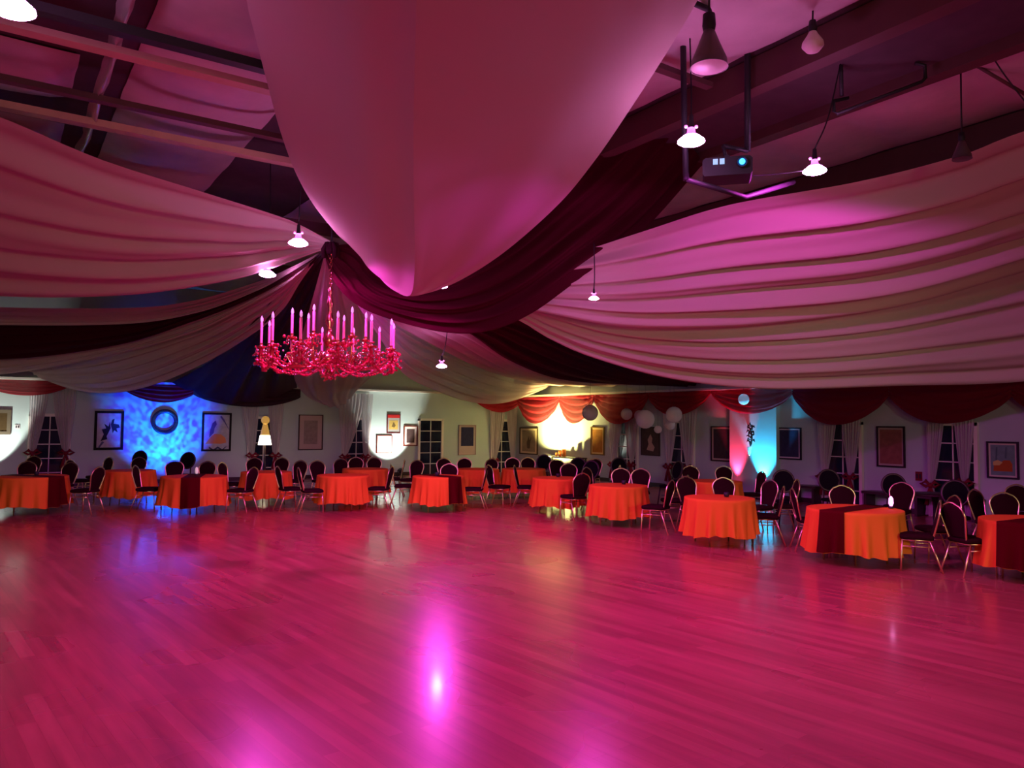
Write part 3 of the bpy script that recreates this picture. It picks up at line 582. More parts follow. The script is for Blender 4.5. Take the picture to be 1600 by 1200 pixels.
for (R_, an, hz, cl) in tiers:
    d = Vector((math.cos(an), math.sin(an), 0)); e = Vector((-d.y, d.x, 0))
    pts = spline([Vector((0, 0, .02)) + d * .1, d * (R_ * .35) + Vector((0, 0, -.10)), d * (R_ * .7) + Vector((0, 0, -.13)), d * (R_ * .97) + Vector((0, 0, -.02)), d * R_ + Vector((0, 0, hz))], 20)
    am = MB().tube(pts, .013, 8)
    am.tube(spline([d * (R_ * .55) + Vector((0, 0, -.12)), d * (R_ * .62) + Vector((0, 0, .03)), d * (R_ * .5) + Vector((0, 0, .08)), d * (R_ * .45) + Vector((0, 0, .0))], 12), .009, 6)
    am.build('arm', 'copper', o)
    c = d * R_ + Vector((0, 0, hz))
    MB().lathe([(.001, 0), (.05, .005), (.075, .03), (.07, .035), (.03, .02), (.022, .07), (.028, .075)], 12, c).build('drip_cup', 'copper', o)
    cd = MB().lathe([(.019, .06), (.019, cl), (.012, cl + .01), (.001, cl + .01)], 10, c).build('candle', 'candle', o)
    MB().lathe([(.010, cl + .005), (.021, cl + .035), (.017, cl + .07), (.001, cl + .105)], 10, c).build('flame_bulb', 'flame', cd)
    bd = MB(); gl = MB()
    for q in range(46 if R_ > .8 else 16):      # clustered red beads and blossoms under each cup
        u = random.random() * 2 * PI; r = .03 + .09 * random.random(); bd.ball(c + Vector((r * math.cos(u), r * math.sin(u), .03 - .27 * random.random() * (1 if R_ > .8 else .6))), .010 + .018 * random.random(), 5, 3)
    if R_ > .8:
        e2 = Vector((math.cos(an + 2 * PI / NA), math.sin(an + 2 * PI / NA), 0)) * R_
        for q in range(26):
            t = q / 25; p = (d * R_).lerp(e2, t); p.z = -.03 - .16 * math.sin(PI * t); bd.ball(p + Vector((random.uniform(-.012, .012), random.uniform(-.012, .012), random.uniform(-.01, .01))), .018 + .006 * (q % 2), 6, 4)
        for q in range(22):
            t = q / 21; p = d * (R_ * (1 - t * .85)); p.z = -.06 - .17 * math.sin(PI * t); bd.ball(p, .020 if q % 2 else .015, 6, 4)
        bd.tube([Vector((p_.x, p_.y, -.03 - .16 * math.sin(PI * t_))) for t_, p_ in [(q / 12, (d * R_).lerp(e2, q / 12)) for q in range(13)]], .007, 5)
        bd.tube([d * (R_ * (1 - q / 12 * .85)) + Vector((0, 0, -.06 - .17 * math.sin(PI * q / 12))) for q in range(13)], .007, 5)
        bd.lathe([(.001, -.26), (.022, -.2), (.03, -.1), (.02, .0)], 8, c)
    bd.build('bead_garland', 'redbead', o)
    for q in range(5):
        u = q * 2 * PI / 5; p = c + Vector((.07 * math.cos(u), .07 * math.sin(u), -.03)); gl.ball(p, .013, 6, 4, 1.6); gl.ball(p - Vector((0, 0, .04)), .009, 6, 4, 1.8)
    for q in range(4):
        p = d * (R_ * (.3 + .17 * q)) + Vector((0, 0, .02 + .05 * random.random())); gl.ball(p, .012 + .008 * random.random(), 6, 4)
    gl.build('crystal_drop', 'crystal', o)
fin = MB()
for q in range(40):
    an = q * 2.4; r = .12 * math.sqrt(random.random()); fin.ball((r * math.cos(an), r * math.sin(an), -.18 - .14 * random.random()), .018, 6, 4)
fin.build('bottom_cluster', 'redbead', o)

# ================================================================== HANGING LAMPS
def pink_lamp(px, py, Z, size, label, top=None, swayed=None, tilt=Vector((0, 0, 0)), pw=.9, ang=150):
    p = P(px, py, Z); o = thing('pink_flood_lamp', label, 'lamp', p, 0, 'lit pink flood lamps hanging over the dance floor'); r = size
    MB().lathe([(r * .28, r * 1.0), (r * .30, r * .7), (r * .45, r * .55), (r * .62, r * .42)], 20).build('reflector', 'pinkdim', o)
    MB().lathe([(.001, -.26 * r), (r * .5, -.22 * r), (r * .85, -.10 * r), (r, 0), (r * .98, .1 * r), (r * .6, .42 * r)], 20).build('lens', 'pinkglow', o)
    MB().lathe([(.001, r * 2.1), (r * .16, r * 2.0), (r * .22, r * 1.1), (r * .28, r * 1.05)], 12).build('socket', 'black', o)
    kn = MB()
    for s in (-1, 1): kn.ball(RT * (s * r * .38) + Vector((0, 0, r * 1.15)), r * .13, 8, 6)
    kn.build('clip_knob', 'pinkdim', o)
    tp = Vector((0, 0, HC + .13 - p.z)) if top is None else (P(*top) - p)
    mid = tp * .5 + (swayed if swayed else Vector((0.02, 0.01, 0)))
    MB().tube(spline([Vector((0, 0, 2 * r)), mid, tp], 14), .008, 5).build('cord', 'black', o)
    spot('pink_lamp_light', p + Vector((0, 0, -.28 * r - .01)), p + Vector((0, 0, -5)) + tilt, PINK_W * pw, MAG, ang, 0.15, r * .8)
    return o
pink_lamp(1080, 222, 7.5, .135, 'brightly lit pink lamp left of the projector', (1078, 60, 7.5))
pink_lamp(1273, 268, 8.3, .125, 'lit pink lamp hanging right of the projector', (1313, 100, 8.3), tilt=FW * 1.5 - RT * .5, pw=1.0, ang=178)
pink_lamp(466, 381, 10.2, .13, 'lit pink lamp just left of the drape hub', pw=.9, ang=160)
pink_lamp(418, 430, 12.2, .13, 'lit pink lamp lower left of the hub, beside the red drape', pw=.9, ang=172)
pink_lamp(690, 573, 14.5, .10, 'lowest lit pink lamp, right of the chandelier', (700, 505, 14.2), pw=.75, ang=172)
pink_lamp(928, 467, 11.3, .075, 'small lit pink lamp against the magenta streaked drape', (928, 380, 11.3), pw=.5)
pink_lamp(690, 448, 10.7, .085, 'lit pink lamp peeking under the white overhead drape', (692, 400, 10.7), pw=.3)
pink_lamp(16, 14, 5.6, .17, 'large lit pink lamp in the top left corner of the photo')
# unlit lamps
def unlit(px, py, Z, r, label, globe=False, m='lampmetal'):
    p = P(px, py, Z); o = thing('unlit_lamp', label, 'lamp', p)
    if globe:
        MB().lathe([(.001, -.9 * r), (r * .6, -.75 * r), (r, -.25 * r), (r * .95, .1 * r), (r * .5, .8 * r), (r * .3, 1.2 * r)], 20).build('bulb', 'frost', o)
        MB().lathe([(r * .35, 1.1 * r), (r * .42, 1.5 * r), (r * .3, 2.2 * r), (.001, 2.2 * r)], 14).build('socket', 'black', o)
    else:
        MB().lathe([(r, -r * .9), (r * .97, -r * .9), (r * .93, -r * .5), (r * .6, r * .3), (r * .3, r * 1.1), (.001, r * 1.15)], 24).build('shade', m, o)
        MB().lathe([(.001, -r * 1.0), (r * .6, -r * .98), (r * .95, -r * .88)], 20).build('lens', 'frost' if r > .12 else m, o)
        MB().lathe([(r * .3, r * 1.05), (r * .36, r * 1.4), (r * .32, r * 2.0), (.001, r * 2.0)], 14).build('socket', 'black', o)
    MB().tube([(0, 0, 2 * r), (0.01, 0, HC + .13 - p.z)], .010 if r < .2 else .02, 6).build('cord', 'black', o)
unlit(1108, 80, 6.8, .17, 'large unlit high-bay lamp at top, above left of projector')
unlit(1270, 68, 7.4, .105, 'unlit lamp with a round frosted bulb near the top', True)
unlit(1503, 236, 8.6, .105, 'unlit dark lamp hanging on a long cord at right')

# ------------------------------------------------------------------ projector on its pipe frame
pz = 8.3; pc = P(1136, 263, pz); ang = math.atan2(RT.y, RT.x) - .25
o = thing('projector', 'black projector with blue light held in the ceiling pipe frame', 'projector', pc, ang)
mb = MB()
prof = [(-.24, -.13), (.24, -.13), (.26, -.10), (.26, .04), (.23, .07), (-.23, .07), (-.26, .04), (-.26, -.10)]
vs_ = [(x, y, z) for y in (-.18, .18) for x, z in prof]; mb.add(vs_, [tuple(range(8)), tuple(range(8, 16))[::-1]] + [(i, 8 + i, 8 + (i + 1) % 8, (i + 1) % 8) for i in range(8)])
mb.build('body', 'black', o)
M['bluelens'] = mat('projector_lens_glow', (.1, .3, 1), .1, emit=(0.02, 0.25, 1.0), es=6); M['vent'] = mat('projector_vent_glow', (.4, .7, .8), .3, emit=(0.2, 0.6, 0.8), es=.7)
ln = MB().lathe([(.055, 0), (.06, .04), (.05, .045), (.045, .02), (.001, .02)], 16); ln.v = [(x + .15, -.18 - z, y - .01) for x, y, z in ln.v]; ln.build('lens_barrel', 'black', o)
ln = MB().ball((.15, -.225, -.01), .032, 10, 8); ln.build('lens', 'bluelens', o)
for k in range(2): MB().box((-.15 + k * .07, -.19, -.01 + .0), (-.10 + k * .07, -.178, .05)).build('lit_vent', 'vent', o)
MB().box((-.03, -.03, .07), (.03, .03, .14)).build('mount', 'black', o)
fr = thing('pipe_frame', 'black pipe frame hanging from the ceiling around the projector', 'frame', P(1120, 300, pz))
base = P(1120, 300, pz); mb = MB()
def pl(pts, r, b=mb, bs=base): b.tube([P(*q) - bs for q in pts], r, 10)
mb.build('unused', 'black', fr); bpy.data.objects.remove(kids(fr)[0])
for pts, r in (([(1067, 28, pz - .3), (1069, 180, pz - .3), (1072, 282, pz - .3)], .032), ([(1168, 42, pz + .1), (1168, 236, pz + .1)], .036),):
    m2 = MB(); pl(pts, r, m2); m2.build('upright', 'black', fr)
for pts, r in (([(1072, 280, pz - .3), (1165, 308, pz), (1240, 285, pz + .6)], .028), ([(1130, 228, pz), (1168, 236, pz + .1)], .025), ([(1085, 5, 6.9), (1168, 42, pz + .1), (1240, 62, 9.0)], .03)):
    m2 = MB(); pl(pts, r, m2); m2.build('crossbar', 'black', fr)
m2 = MB(); pl([(1130, 228, pz), (1134, 245, pz)], .02, m2); m2.build('stem', 'black', fr)
up = thing('bent_pipe', 'black U-shaped pipe hanging from the ceiling at upper right', 'pipe', P(1375, 150, 8.4)); m2 = MB(); ub = P(1375, 150, 8.4)
pl([(1313, 60, 8.4), (1315, 150, 8.4)], .022, m2, ub); pl([(1326, 153, 8.4), (1303, 158, 8.4), (1303, 174, 8.4), (1308, 178, 8.4), (1440, 128, 8.3), (1446, 122, 8.3), (1445, 102, 8.3), (1430, 99, 8.3)], .020, m2, ub); pl([(1428, 0, 8.3), (1434, 98, 8.3)], .022, m2, ub)
m2.build('pipe', 'black', up)
m2 = MB(); ub = P(1550, 120, 8.5); pl([(1508, 92, 8.5), (1620, 158, 8.5)], .02, m2, ub); tag(m2.build('brace_rod', 'darkbeam', None, ub), 'dark diagonal rod near the top right corner', 'rod')
m2 = MB(); ub = P(1560, 90, 8.3); m2.tube(spline([P(1530, 30, 8.3) - ub, P(1555, 95, 8.3) - ub, P(1610, 170, 8.3) - ub], 12), .008, 5); tag(m2.build('cable', 'black', None, ub), 'thin slack cable near the top right corner', 'cable')
m2 = MB(); ub = P(1235, 268, 8.4); m2.tube(spline([P(1170, 275, 8.35) - ub, P(1215, 272, 8.4) - ub, P(1262, 266, 8.4) - ub], 12), .006, 5); tag(m2.build('cable', 'black', None, ub), 'thin cable running from the projector to the pink lamp', 'cable')

# ------------------------------------------------------------------ paper lanterns
def lantern(px, py, r_px, Z, label, lit=False):
    p = P(px, py, Z); r = r_px * Z / F; o = thing('paper_lantern', label, 'lantern', p, 0, 'round white paper lanterns by the right wall'); prof = []
    for i in range(33):
        t = PI * (.06 + .88 * i / 32); rr = r * (1 + .012 * math.cos(i * PI)); prof.append((rr * math.sin(t), rr * math.cos(t) * -1))
    MB().lathe(prof, 24).build('paper_shade', 'paper', o)
    MB().tube([(0, 0, r * .95), (0, 0, HC + .13 - p.z)], .004, 4).build('string', 'black', o)
    MB().lathe([(r * .2, r * .95), (r * .22, r * .99), (r * .18, r * 1.0)], 12).build('top_ring', 'black', o)
for a in ((922, 645, 12.5, 22, 'white paper lantern farthest left, at the edge of the yellow light'), (979, 647, 9, 22, 'small white paper lantern alone between two larger ones'),
          (999, 649, 8, 21.5, 'paper lantern half hidden behind the biggest one'), (1008, 655, 14.5, 20.5, 'biggest white paper lantern in the cluster'),
          (1053, 648, 12.5, 20.5, 'lavender-tinted paper lantern farthest right of the cluster'), (1047, 664, 8, 21.2, 'small paper lantern just below the lavender one'),
          (1028, 671, 6, 21, 'tiny paper lantern hanging lowest in the cluster'), (1162, 624, 8.5, 20.3, 'pale blue-white paper lantern above the red uplight')): lantern(*a)

# ================================================================== TABLES
TH = 0.75
def skirt_r(th, h, sd, R):
    n1 = 17 + sd % 3
    return R + 0.012 + h ** 1.2 * (0.05 + 0.042 * math.sin(n1 * th + sd + 1.3 * math.sin(3 * th + sd)) + 0.014 * math.sin((n1 * 2 - 5) * th + 2.1 * sd)) 
def hemz(th, sd): return 0.17 + 0.025 * math.cos(4 * th + sd * 1.7) + 0.008 * math.sin(17 * th + sd)
def make_table(px, Z, nick, runner, sd, R=0.58, cloth='orange', runlabel=''):
    c = onF(px, Z)
    t = thing('round_table', 'table under the ' + nick, 'table', c, wang(20 + sd * 13), 'round tables around the dance floor')
    MB().lathe([(.001, TH - .03), (R - .01, TH - .03), (R, TH - .015), (R - .01, TH), (.001, TH)], 40).build('tabletop', 'darkwood', t)
    for k in range(4):
        an = PI / 4 + PI / 2 * k; sx, sy = math.cos(an), math.sin(an)
        MB().tube([(sx * .38, sy * .38, TH - .03), (sx * .42, sy * .42, .0)], .013, 8).build('leg', 'gold', t)
    # cloth
    NT = 160; rows = []
    for i in range(6): rows.append([(R * (i + .01) / 5.01 * math.cos(2 * PI * k / NT), R * (i + .01) / 5.01 * math.sin(2 * PI * k / NT), TH + .006) for k in range(NT + 1)])
    for i in range(15):
        h = i / 14; row = []
        for k in range(NT + 1):
            th = 2 * PI * (k % NT) / NT; r = skirt_r(th, h, sd, R); z = TH + .002 - (TH - hemz(th, sd)) * h; row.append((r * math.cos(th), r * math.sin(th), z))
        rows.append(row)
    o = MB().grid(rows).build('tablecloth', cloth, None, c); tag(o, nick, 'tablecloth', 'orange round tablecloths')
    if runner is not None:
        ra = wang(runner) ; ca, sa = math.cos(ra), math.sin(ra); wd = .175; rows = []
        for j in range(13):
            wv = wd * (j / 6 - 1); L0 = math.sqrt(R * R - wv * wv); row = []
            seq = [('h', -1, 1 - q / 14) for q in range(15)] + [('t', -1 + 2 * (q + 1) / 10, 0) for q in range(9)] + [('h', 1, q / 14) for q in range(15)]
            for kd, s, h in seq:
                if kd == 't': x, y, z = L0 * s, wv, TH + .014
                else:
                    th0 = math.atan2(wv, L0 * s); thw = th0 + ra; r = skirt_r(thw, h, sd, R) + .014; hz = hemz(thw, sd) - .004
                    x, y, z = r * math.cos(th0), r * math.sin(th0), TH + .014 - (TH - hz) * h
                row.append((x * ca - y * sa, x * sa + y * ca, z))
            rows.append(row)
        o = MB().grid(rows).build('table_runner', 'runner', None, c); tag(o, runlabel, 'table runner', 'maroon table runners')
    return c
TB = {}
tabs = [('T1', 48, 15.75, 'orange tablecloth at the left edge of the photo, front row', -18, 'maroon runner on the table at the left edge', True),
 ('T2', 200, 17.8, 'amber-lit orange tablecloth in the back row below the leaping dancers picture', None, '', True),
 ('T3', 302, 16.2, 'orange tablecloth in the front row before the blue-lit wall', -74, 'maroon runner down the middle of the table before blue wall', True),
 ('T4', 415, 17.8, 'shaded orange tablecloth in the back row below the tiered lamp', None, '', True),
 ('T5', 535, 17.0, 'plain red-orange tablecloth in the front row below the chandelier', None, '', True),
 ('T6', 570, 19.3, 'orange tablecloth mostly hidden, left of the white spotlight', None, '', True),
 ('T7', 684, 17.0, 'orange tablecloth in the front row before the bare window', -44, 'maroon runner on right of the table before the bare window', True),
 ('T8', 745, 19.7, 'orange tablecloth in the back row below the dark blue print', None, '', True),
 ('T9', 818, 20.0, 'orange tablecloth in the back row by the room corner', None, '', True),
 ('T10', 872, 16.8, 'orange tablecloth with dark folds before the yellow-lit wall', None, '', True),
 ('T11', 966, 15.0, 'bright orange tablecloth below the white paper lanterns', None, '', True),
 ('T12', 1117, 16.4, 'orange tablecloth in the back row left of the red uplight', None, '', True),
 ('T13', 1124, 12.7, 'tall-looking orange tablecloth left of the red and blue floor reflections', None, '', True),
 ('T14', 1336, 11.2, 'orange tablecloth under the pink glowing candle', -141, 'maroon runner on the table with the pink candle', True),
 ('T15', 1622, 10.0, 'orange tablecloth cut by the right edge of the photo', -148, 'wide maroon runner at the right edge of the photo', True)]
for i, (k, px, Z, nick, run, rl, _) in enumerate(tabs): TB[k] = make_table(px, Z, nick, run, i + 1, 0.64 if k in ('T1', 'T3', 'T14', 'T15') else 0.55, 'orange', rl)
# small votive holders / glasses
def votive(tk, dx, dy, label, glow=None, tall=False):
    c = TB[tk] + RT * dx + FW * dy + Vector((0, 0, TH + .016)); o = thing('candle_holder', label, 'candle holder', c, 0, 'small candle holders on the tables')
    if glow:
        MB().lathe([(.001, 0), (.035, 0), (.04, .01), (.025, .03)], 12).build('holder', 'black', o)
        MB().lathe([(.018, .03), (.034, .07), (.03, .14), (.012, .17), (.001, .175)], 12).build('glowing_glass', glow, o)
    else:
        MB().lathe([(.001, 0), (.035, 0), (.045, .03), (.042, .07), (.036, .075), (.033, .02), (.001, .02)], 12).build('holder', 'black', o)
        MB().lathe([(.02, .02), (.02, .06), (.001, .062)], 10).build('tealight', 'paper', o)
M['candlepink'] = mat('pink_candle_glow', (1, .5, .9), .4, emit=(1.0, 0.30, 0.85), es=2.5)
M['candlew'] = mat('pale_candle', (.8, .8, .7), .4, emit=(0.9, 0.9, 0.7), es=.25)
votive('T1', .02, .1, 'small dark candle holder on the far-left table')
votive('T3', .0, .1, 'pale candle glass on the table before the blue wall', 'candlew')
votive('T7', -.02, -.1, 'small dark candle holder on table before bare window')
votive('T10', .0, .1, 'small dark candle holder on table before yellow wall')
votive('T11', .12, .1, 'small dark candle holder on the table below the lanterns')
votive('T13', .12, .0, 'small dark candle holder on table left of the uplight reflections')
votive('T14', .53, .0, 'bright pink glowing candle on the right-hand table', 'candlepink')
lp = bpy.data.lights.new('candle_light', 'POINT'); lp.energy = 0.6; lp.color = (1, .3, .8); lp.shadow_soft_size = .03
lo = bpy.data.objects.new('candle_light', lp); C.objects.link(lo); lo.location = TB['T14'] + RT * .53 + Vector((0, 0, TH + .30))

# ================================================================== CHAIRS
def make_chair():
    r = thing('banquet_chair', '', 'chair')
    # seat cushion: rounded box, front = +x
    def slab(z0, z1, x0, x1, w0, w1, rr=.05, n=6):
        ring = []
        for (cx, cy, a0) in ((x1 - rr, w1 - rr, 0), (x0 + rr, w0 - rr, 90), (x0 + rr, -w0 + rr, 180), (x1 - rr, -w1 + rr, 270)):
            for k in range(n + 1):
                a = math.radians(a0 + 90 * k / n); ring.append((cx + rr * math.cos(a), cy + rr * math.sin(a)))
        return ring
    ring = slab(0, 0, -.20, .22, .19, .22); k = len(ring); mb = MB(); lv = [(.93, .425), (1.0, .44), (1.0, .468), (.95, .488), (.7, .498), (.01, .50)]
    vs = [(x * s, y * s, z) for s, z in lv for x, y in ring]; mb.add(vs, [(i * k + j, i * k + (j + 1) % k, (i + 1) * k + (j + 1) % k, (i + 1) * k + j) for i in range(len(lv) - 1) for j in range(k)] + [tuple(range(k))[::-1]], True)
    mb.build('seat', 'uphol', r)
    # back outline (spoon back): half widths by height fraction
    def back_pt(t, side):   # t 0..1 up
        wv = .145 + .065 * min(1, t / .62); 
        if t > .62: q = (t - .62) / .38; wv = .21 * math.sqrt(max(0, 1 - q * q * .96))
        return wv * side
    def bx(t): return -.185 - .13 * t + .03 * t * t
    z0, z1 = .47, .945; mb = MB(); rows = []
    for face in (1, -1):
        rows = []
        for i in range(17):
            t = i / 16; wv = back_pt(t, 1) - .012
            rows.append([(bx(t) + face * (.022 * math.cos(j * PI / 8 - PI / 2) ** .6 if 0 < j < 8 else 0), wv * (j / 4 - 1), z0 + .03 + (z1 - z0 - .045) * t) for j in range(9)])
        mb.grid(rows)
    mb.build('backrest', 'uphol', r)
    pts = [Vector((bx(i / 12), back_pt(i / 12, 1), z0 + (z1 - z0) * i / 12)) for i in range(13)]
    top = [Vector((bx(1), back_pt(1, 1) * c, z1 + .005 * (1 - c * c))) for c in (.5, 0, -.5)]
    pts = pts + top + [Vector((p.x, -p.y, p.z)) for p in reversed(pts)]
    MB().tube([Vector((-.16, .145, .43))] + pts + [Vector((-.16, -.145, .43))], .0125, 8).build('back_frame', 'gold', r)
    fr = MB()
    for s in (-1, 1): fr.tube([(-.17, s * .16, .42), (.19, s * .195, .42)], .012, 6)
    fr.tube([(.19, -.195, .42), (.19, .195, .42)], .012, 6); fr.tube([(-.17, -.16, .42), (-.17, .16, .42)], .012, 6); fr.build('seat_frame', 'gold', r)
    for s in (-1, 1):
        MB().tube([(.19, s * .195, .42), (.205, s * .20, .2), (.215, s * .205, .0)], .0125, 8).build('leg', 'gold', r)
        MB().tube([(-.14, s * .17, .42), (-.22, s * .185, .2), (-.29, s * .20, .0)], .0125, 8).build('leg', 'gold', r)
    st = MB()
    for s in (-1, 1): st.tube([(.20, s * .197, .335), (-.17, s * .178, .335)], .008, 6)
    st.tube([(.20, -.197, .335), (.20, .197, .335)], .008, 6); st.build('stretcher', 'gold', r)
    return r
chair0 = make_chair(); used = [False]
def place(px, Z, phi, label, group='gold-framed banquet chairs around the tables', src=None, flag=None):
    src = src or chair0; flag = flag if flag is not None else used
    c = src if not flag[0] else copy_tree(src); flag[0] = True
    q = onF(px, Z); c.location = q; c.rotation_euler = (0, 0, wang(phi)); c['label'] = label; c['group'] = group; return c
G = 'gold banquet chair '
chairs = [
 (30, 17.3, 275, G + 'behind the far-left table, left of the two facing forward'), (94, 17.0, 262, G + 'behind the far-left table, right one facing forward'),
 (124, 18.4, -5, G + 'in side view, facing the amber-lit back table from its left'), (133, 15.9, 172, G + 'right of the far-left table, seen from the side with bright legs'),
 (206, 19.6, 265, G + 'behind the amber-lit back table'), (230, 16.4, 5, G + 'between two tables, facing the table before the blue wall'),
 (268, 18.3, 285, G + 'behind the table before blue wall, leftmost of its back row'), (314, 18.1, 265, G + 'behind the table before blue wall, rightmost of its back row'),
 (40, 19.6, 270, G + 'far back at the left edge, in front of the wall'), (152, 19.6, 240, G + 'half hidden left of the amber-lit table against the wall'),
 (362, 17.9, -10, G + 'with back leaning left, facing the table below the tiered lamp'), (376, 16.3, 165, G + 'right of the table before the blue wall, facing left'),
 (392, 20, 275, G + 'in shadow left of the tiered lamp'), (432, 20.2, 262, G + 'in shadow right of the tiered lamp'),
 (452, 16.8, 35, G + 'seen from behind, left of the pair before the red-orange table'), (458, 18.9, 250, G + 'facing forward behind that pair, with rounded top'),
 (486, 16.4, 25, G + 'seen from behind at left of the plain red-orange table'), (502, 19.0, -50, G + 'behind the red-orange table, leftmost'), (524, 20.0, 255, G + 'behind the red-orange table, second from left'),
 (552, 20.9, 270, G + 'against the wall left of the white spotlight'), (579, 20.9, 262, G + 'under the left edge of the white spotlight'),
 (592, 17.1, 172, G + 'with blue-lit back, right of the red-orange table'), (629, 17.9, 8, G + 'left of the table before the bare window'),
 (642, 19.7, 245, G + 'below and right of the white spotlight'), (614, 20.0, 185, G + 'small and distant, under the white spotlight'),
 (699, 18.1, 268, G + 'behind the table before the bare window, facing forward'), (697, 20.9, 290, G + 'in the far row right of the bare window'),
 (722, 21.1, 262, G + 'behind the table under the dark blue print'), (740, 17.2, 176, G + 'right of the table before the bare window, facing left'),
 (760, 20.9, 240, G + 'against the wall below the corner curtain'), (779, 17.9, -25, G + 'with bright gold frame, just left of the corner table'),
 (799, 21.6, 265, G + 'in the very corner of the room'), (822, 17.9, -8, G + 'left of the table before the yellow wall'),
 (826, 21.8, 275, G + 'in the row before yellow light, leftmost'), (870, 21.0, 268, G + 'in the row before yellow light, centre'),
 (889, 18.9, 268, G + 'with pale arched frame before the yellow light'), (897, 15.7, 120, G + 'seen from behind, right of the table before yellow wall'),
 (924, 21.5, 240, G + 'at the right side of the yellow light'), (932, 17.3, -40, G + 'behind left of the table below the lanterns'),
 (950, 18.4, 178, G + 'in thin side view below the curtain by the yellow wall'), (970, 17.0, 262, G + 'behind the table below the lanterns, left one'), (1000, 16.9, 258, G + 'behind the table below the lanterns, right one'),
 (1026, 13.9, 148, G + 'with large dark back, right of the table below the lanterns'), (1052, 15.1, 178, G + 'facing left, between the two bright orange tables'),
 (1083, 18.3, 270, G + 'behind the back table left of the red uplight, left one'), (1136, 18.3, 270, G + 'behind the back table left of the red uplight, right one'),
 (1083, 14.5, 285, G + 'between the two stacked-looking orange tables, left one'), (1136, 14.3, 268, G + 'between the two stacked-looking orange tables, right one'),
 (1172, 16.6, 190, G + 'right of the back table with red-lit frame edge'), (1186, 14.0, 205, G + 'with magenta-lit arched frame right of the centre-right table'),
 (1197, 12.7, 165, G + 'with gleaming gold legs over the blue floor reflection'), (1222, 14.3, 176, G + 'facing left below the cyan uplight'),
 (1268, 12.2, -8, G + 'left of the table with the pink candle'), (1325, 12.7, 265, G + 'behind the table with the pink candle'),
 (1402, 13.6, 225, G + 'behind the pink candle'), (1434, 10.6, 155, G + 'large, seen from behind, right of the pink candle table'),
 (1463, 11.3, 178, G + 'facing left, just right of the large one by the candle'), (1516, 10.3, 12, G + 'left of the table at the right edge, gold frame gleaming'),
 (1552, 12.2, -62, G + 'behind the right edge table, left of two'), (1584, 11.6, 262, G + 'behind the right edge table, right of two'), (1603, 13.3, 262, G + 'farthest behind at the right edge')]
for a in chairs: place(*a)
# black round-backed chairs near the walls
rb = thing('round_back_chair', '', 'chair')
MB().lathe([(.001, .43), (.20, .43), (.22, .45), (.21, .48), (.001, .49)], 20).build('seat', 'blackcloth', rb)
mb = MB(); ringp = []
for f_, xo in ((1, .02), (-1, -.02)):
    rows = [[(-.21 - .05 * math.sin(0) + xo - .10 * ((.19 * q / 4 * math.sin(2 * PI * k / 20) + .2) / .4), .20 * q / 4 * math.cos(2 * PI * k / 20), .83 + .21 * q / 4 * math.sin(2 * PI * k / 20)) for k in range(21)] for q in range(5)]
    mb.grid(rows)
mb.build('backrest', 'blackcloth', rb)
pts = [Vector((-.21 - .10 * ((.19 * math.sin(2 * PI * k / 24) + .2) / .4), .20 * math.cos(2 * PI * k / 24), .83 + .21 * math.sin(2 * PI * k / 24))) for k in range(25)]
MB().tube(pts, .024, 8).build('back_frame', 'darkwood', rb)
for s in (-1, 1):
    MB().tube([(.14, s * .13, .44), (.18, s * .18, 0)], .018, 8).build('leg', 'darkwood', rb)
    MB().tube([(-.23, s * .10, .66), (-.17, s * .13, .44), (-.23, s * .18, 0)], .018, 8).build('leg', 'darkwood', rb)
u2 = [False]
K = 'black round-backed chair '
for a in ((846, 21.4, 255, K + 'silhouetted left of the yellow light'), (902, 19.8, 262, K + 'silhouetted before the right half of yellow light'), (916, 18.3, 240, K + 'just right of the other one before the yellow light'),
          (967, 20.0, 262, K + 'below the curtain right of the yellow-lit wall'), (1044, 18.6, 200, K + 'below the lavender curtain'), (1229, 15.2, 262, K + 'below the blue print'),
          (1301, 15.6, 262, K + 'in front of the window left of brown print'), (1400, 14.4, 250, K + 'with slanted top, behind the pink candle'), (1494, 12.8, 240, K + 'large and dark, before the window at right'),
          (284, 20.6, 265, K + 'casting an arched shadow on the blue wall, right one'), (208, 21.2, 265, K + 'casting an arched shadow on the blue wall, left one')):
    place(*a, group='black round-backed chairs near the walls', src=rb, flag=u2)
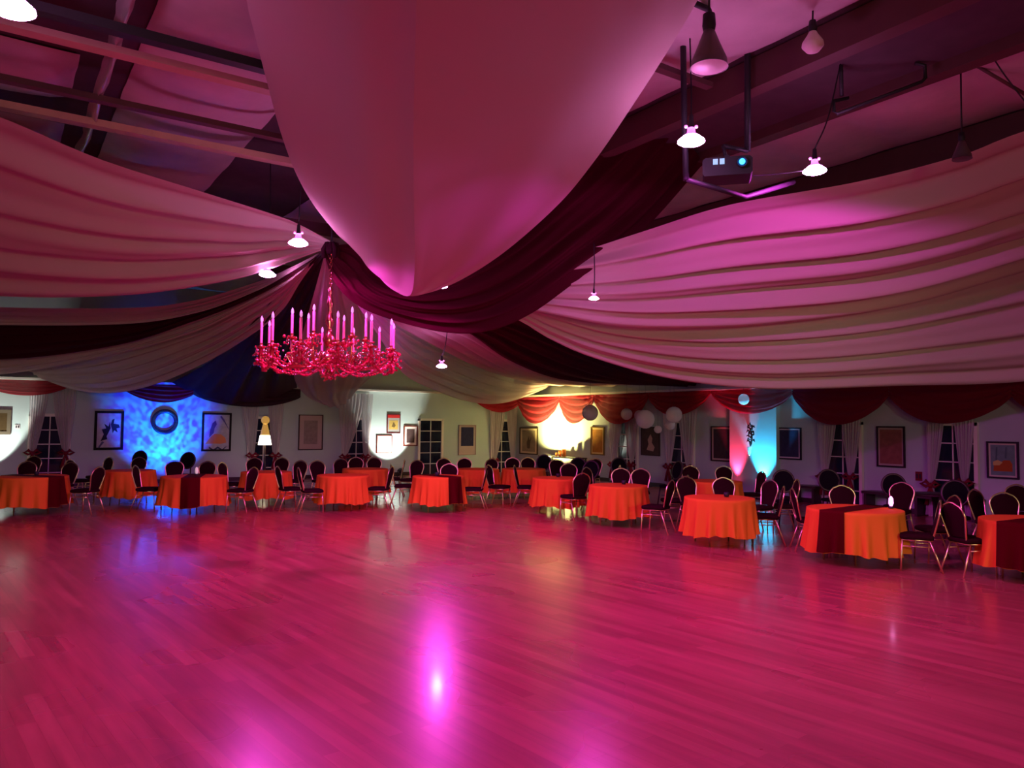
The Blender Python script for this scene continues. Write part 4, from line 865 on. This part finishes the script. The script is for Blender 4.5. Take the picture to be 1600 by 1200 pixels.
# bare pedestal table at right
pt = onF(1462, 13.9); o = thing('pedestal_table', 'bare dark pedestal table behind the chairs at right', 'table', pt, wang(0))
MB().lathe([(.001, .72), (.44, .72), (.45, .735), (.44, .75), (.001, .75)], 32).build('tabletop', 'darkwood', o)
MB().lathe([(.05, .03), (.04, .1), (.035, .6), (.08, .72)], 14).build('pedestal', 'black', o)
mb = MB()
for k in range(4): mb.tube([(0, 0, .07), (.32 * math.cos(k * PI / 2), .32 * math.sin(k * PI / 2), .02)], .02, 8)
mb.build('foot', 'black', o)
# side table under the yellow light with two candles
st = onR(878, 735, .45); st.z = 0; o = thing('side_table', 'narrow dark side table against the yellow-lit wall', 'table', st)
MB().box((-.25, -1.1, .72), (.25, 1.1, .76)).build('tabletop', 'darkwood', o)
for sx in (-1, 1):
    for sy in (-1, 1): MB().box((sx * .22 - .02, sy * 1.05 - .02, 0), (sx * .22 + .02, sy * 1.05 + .02, .72)).build('leg', 'darkwood', o)
M['wax'] = mat('orange_wax', (.75, .30, .06), .5, trans=.3)
for dy, h, r, lb in ((.12, .20, .05, 'taller orange pillar candle on the side table'), (-.12, .26, .07, 'wide orange pillar candle on the side table'), (.32, .13, .04, 'short pillar candle on the side table, left of the others')):
    c = thing('pillar_candle', lb, 'candle', st + Vector((0, dy, .76))); MB().lathe([(.001, 0), (r, 0), (r, h), (r * .8, h - .01), (.001, h - .015)], 14).build('wax', 'wax', c); MB().tube([(0, 0, h - .02), (0, 0, h + .015)], .003, 5).build('wick', 'black', c)
# dark bench / ledge of folded things under the right wall
for a in ((1362, 1540, 'low dark bench against the right wall below brown print'), (1248, 1290, 'short dark bench against the wall below the blue print')):
    A = wallpt('R', a[0]); B = wallpt('R', a[1]); o = thing('bench', a[2], 'bench', ((A.x - .25), (A.y + B.y) / 2, 0)); hl = abs(A.y - B.y) / 2
    MB().box((-.2, -hl, .40), (.2, hl, .46)).build('bench_seat', 'darkwood', o)
    n = max(2, int(hl * 2 / 1.2) + 1)
    for k in range(n):
        y = -hl + .08 + (2 * hl - .16) * k / (n - 1); MB().box((-.18, y - .03, 0), (.18, y + .03, .40)).build('bench_leg', 'darkwood', o)
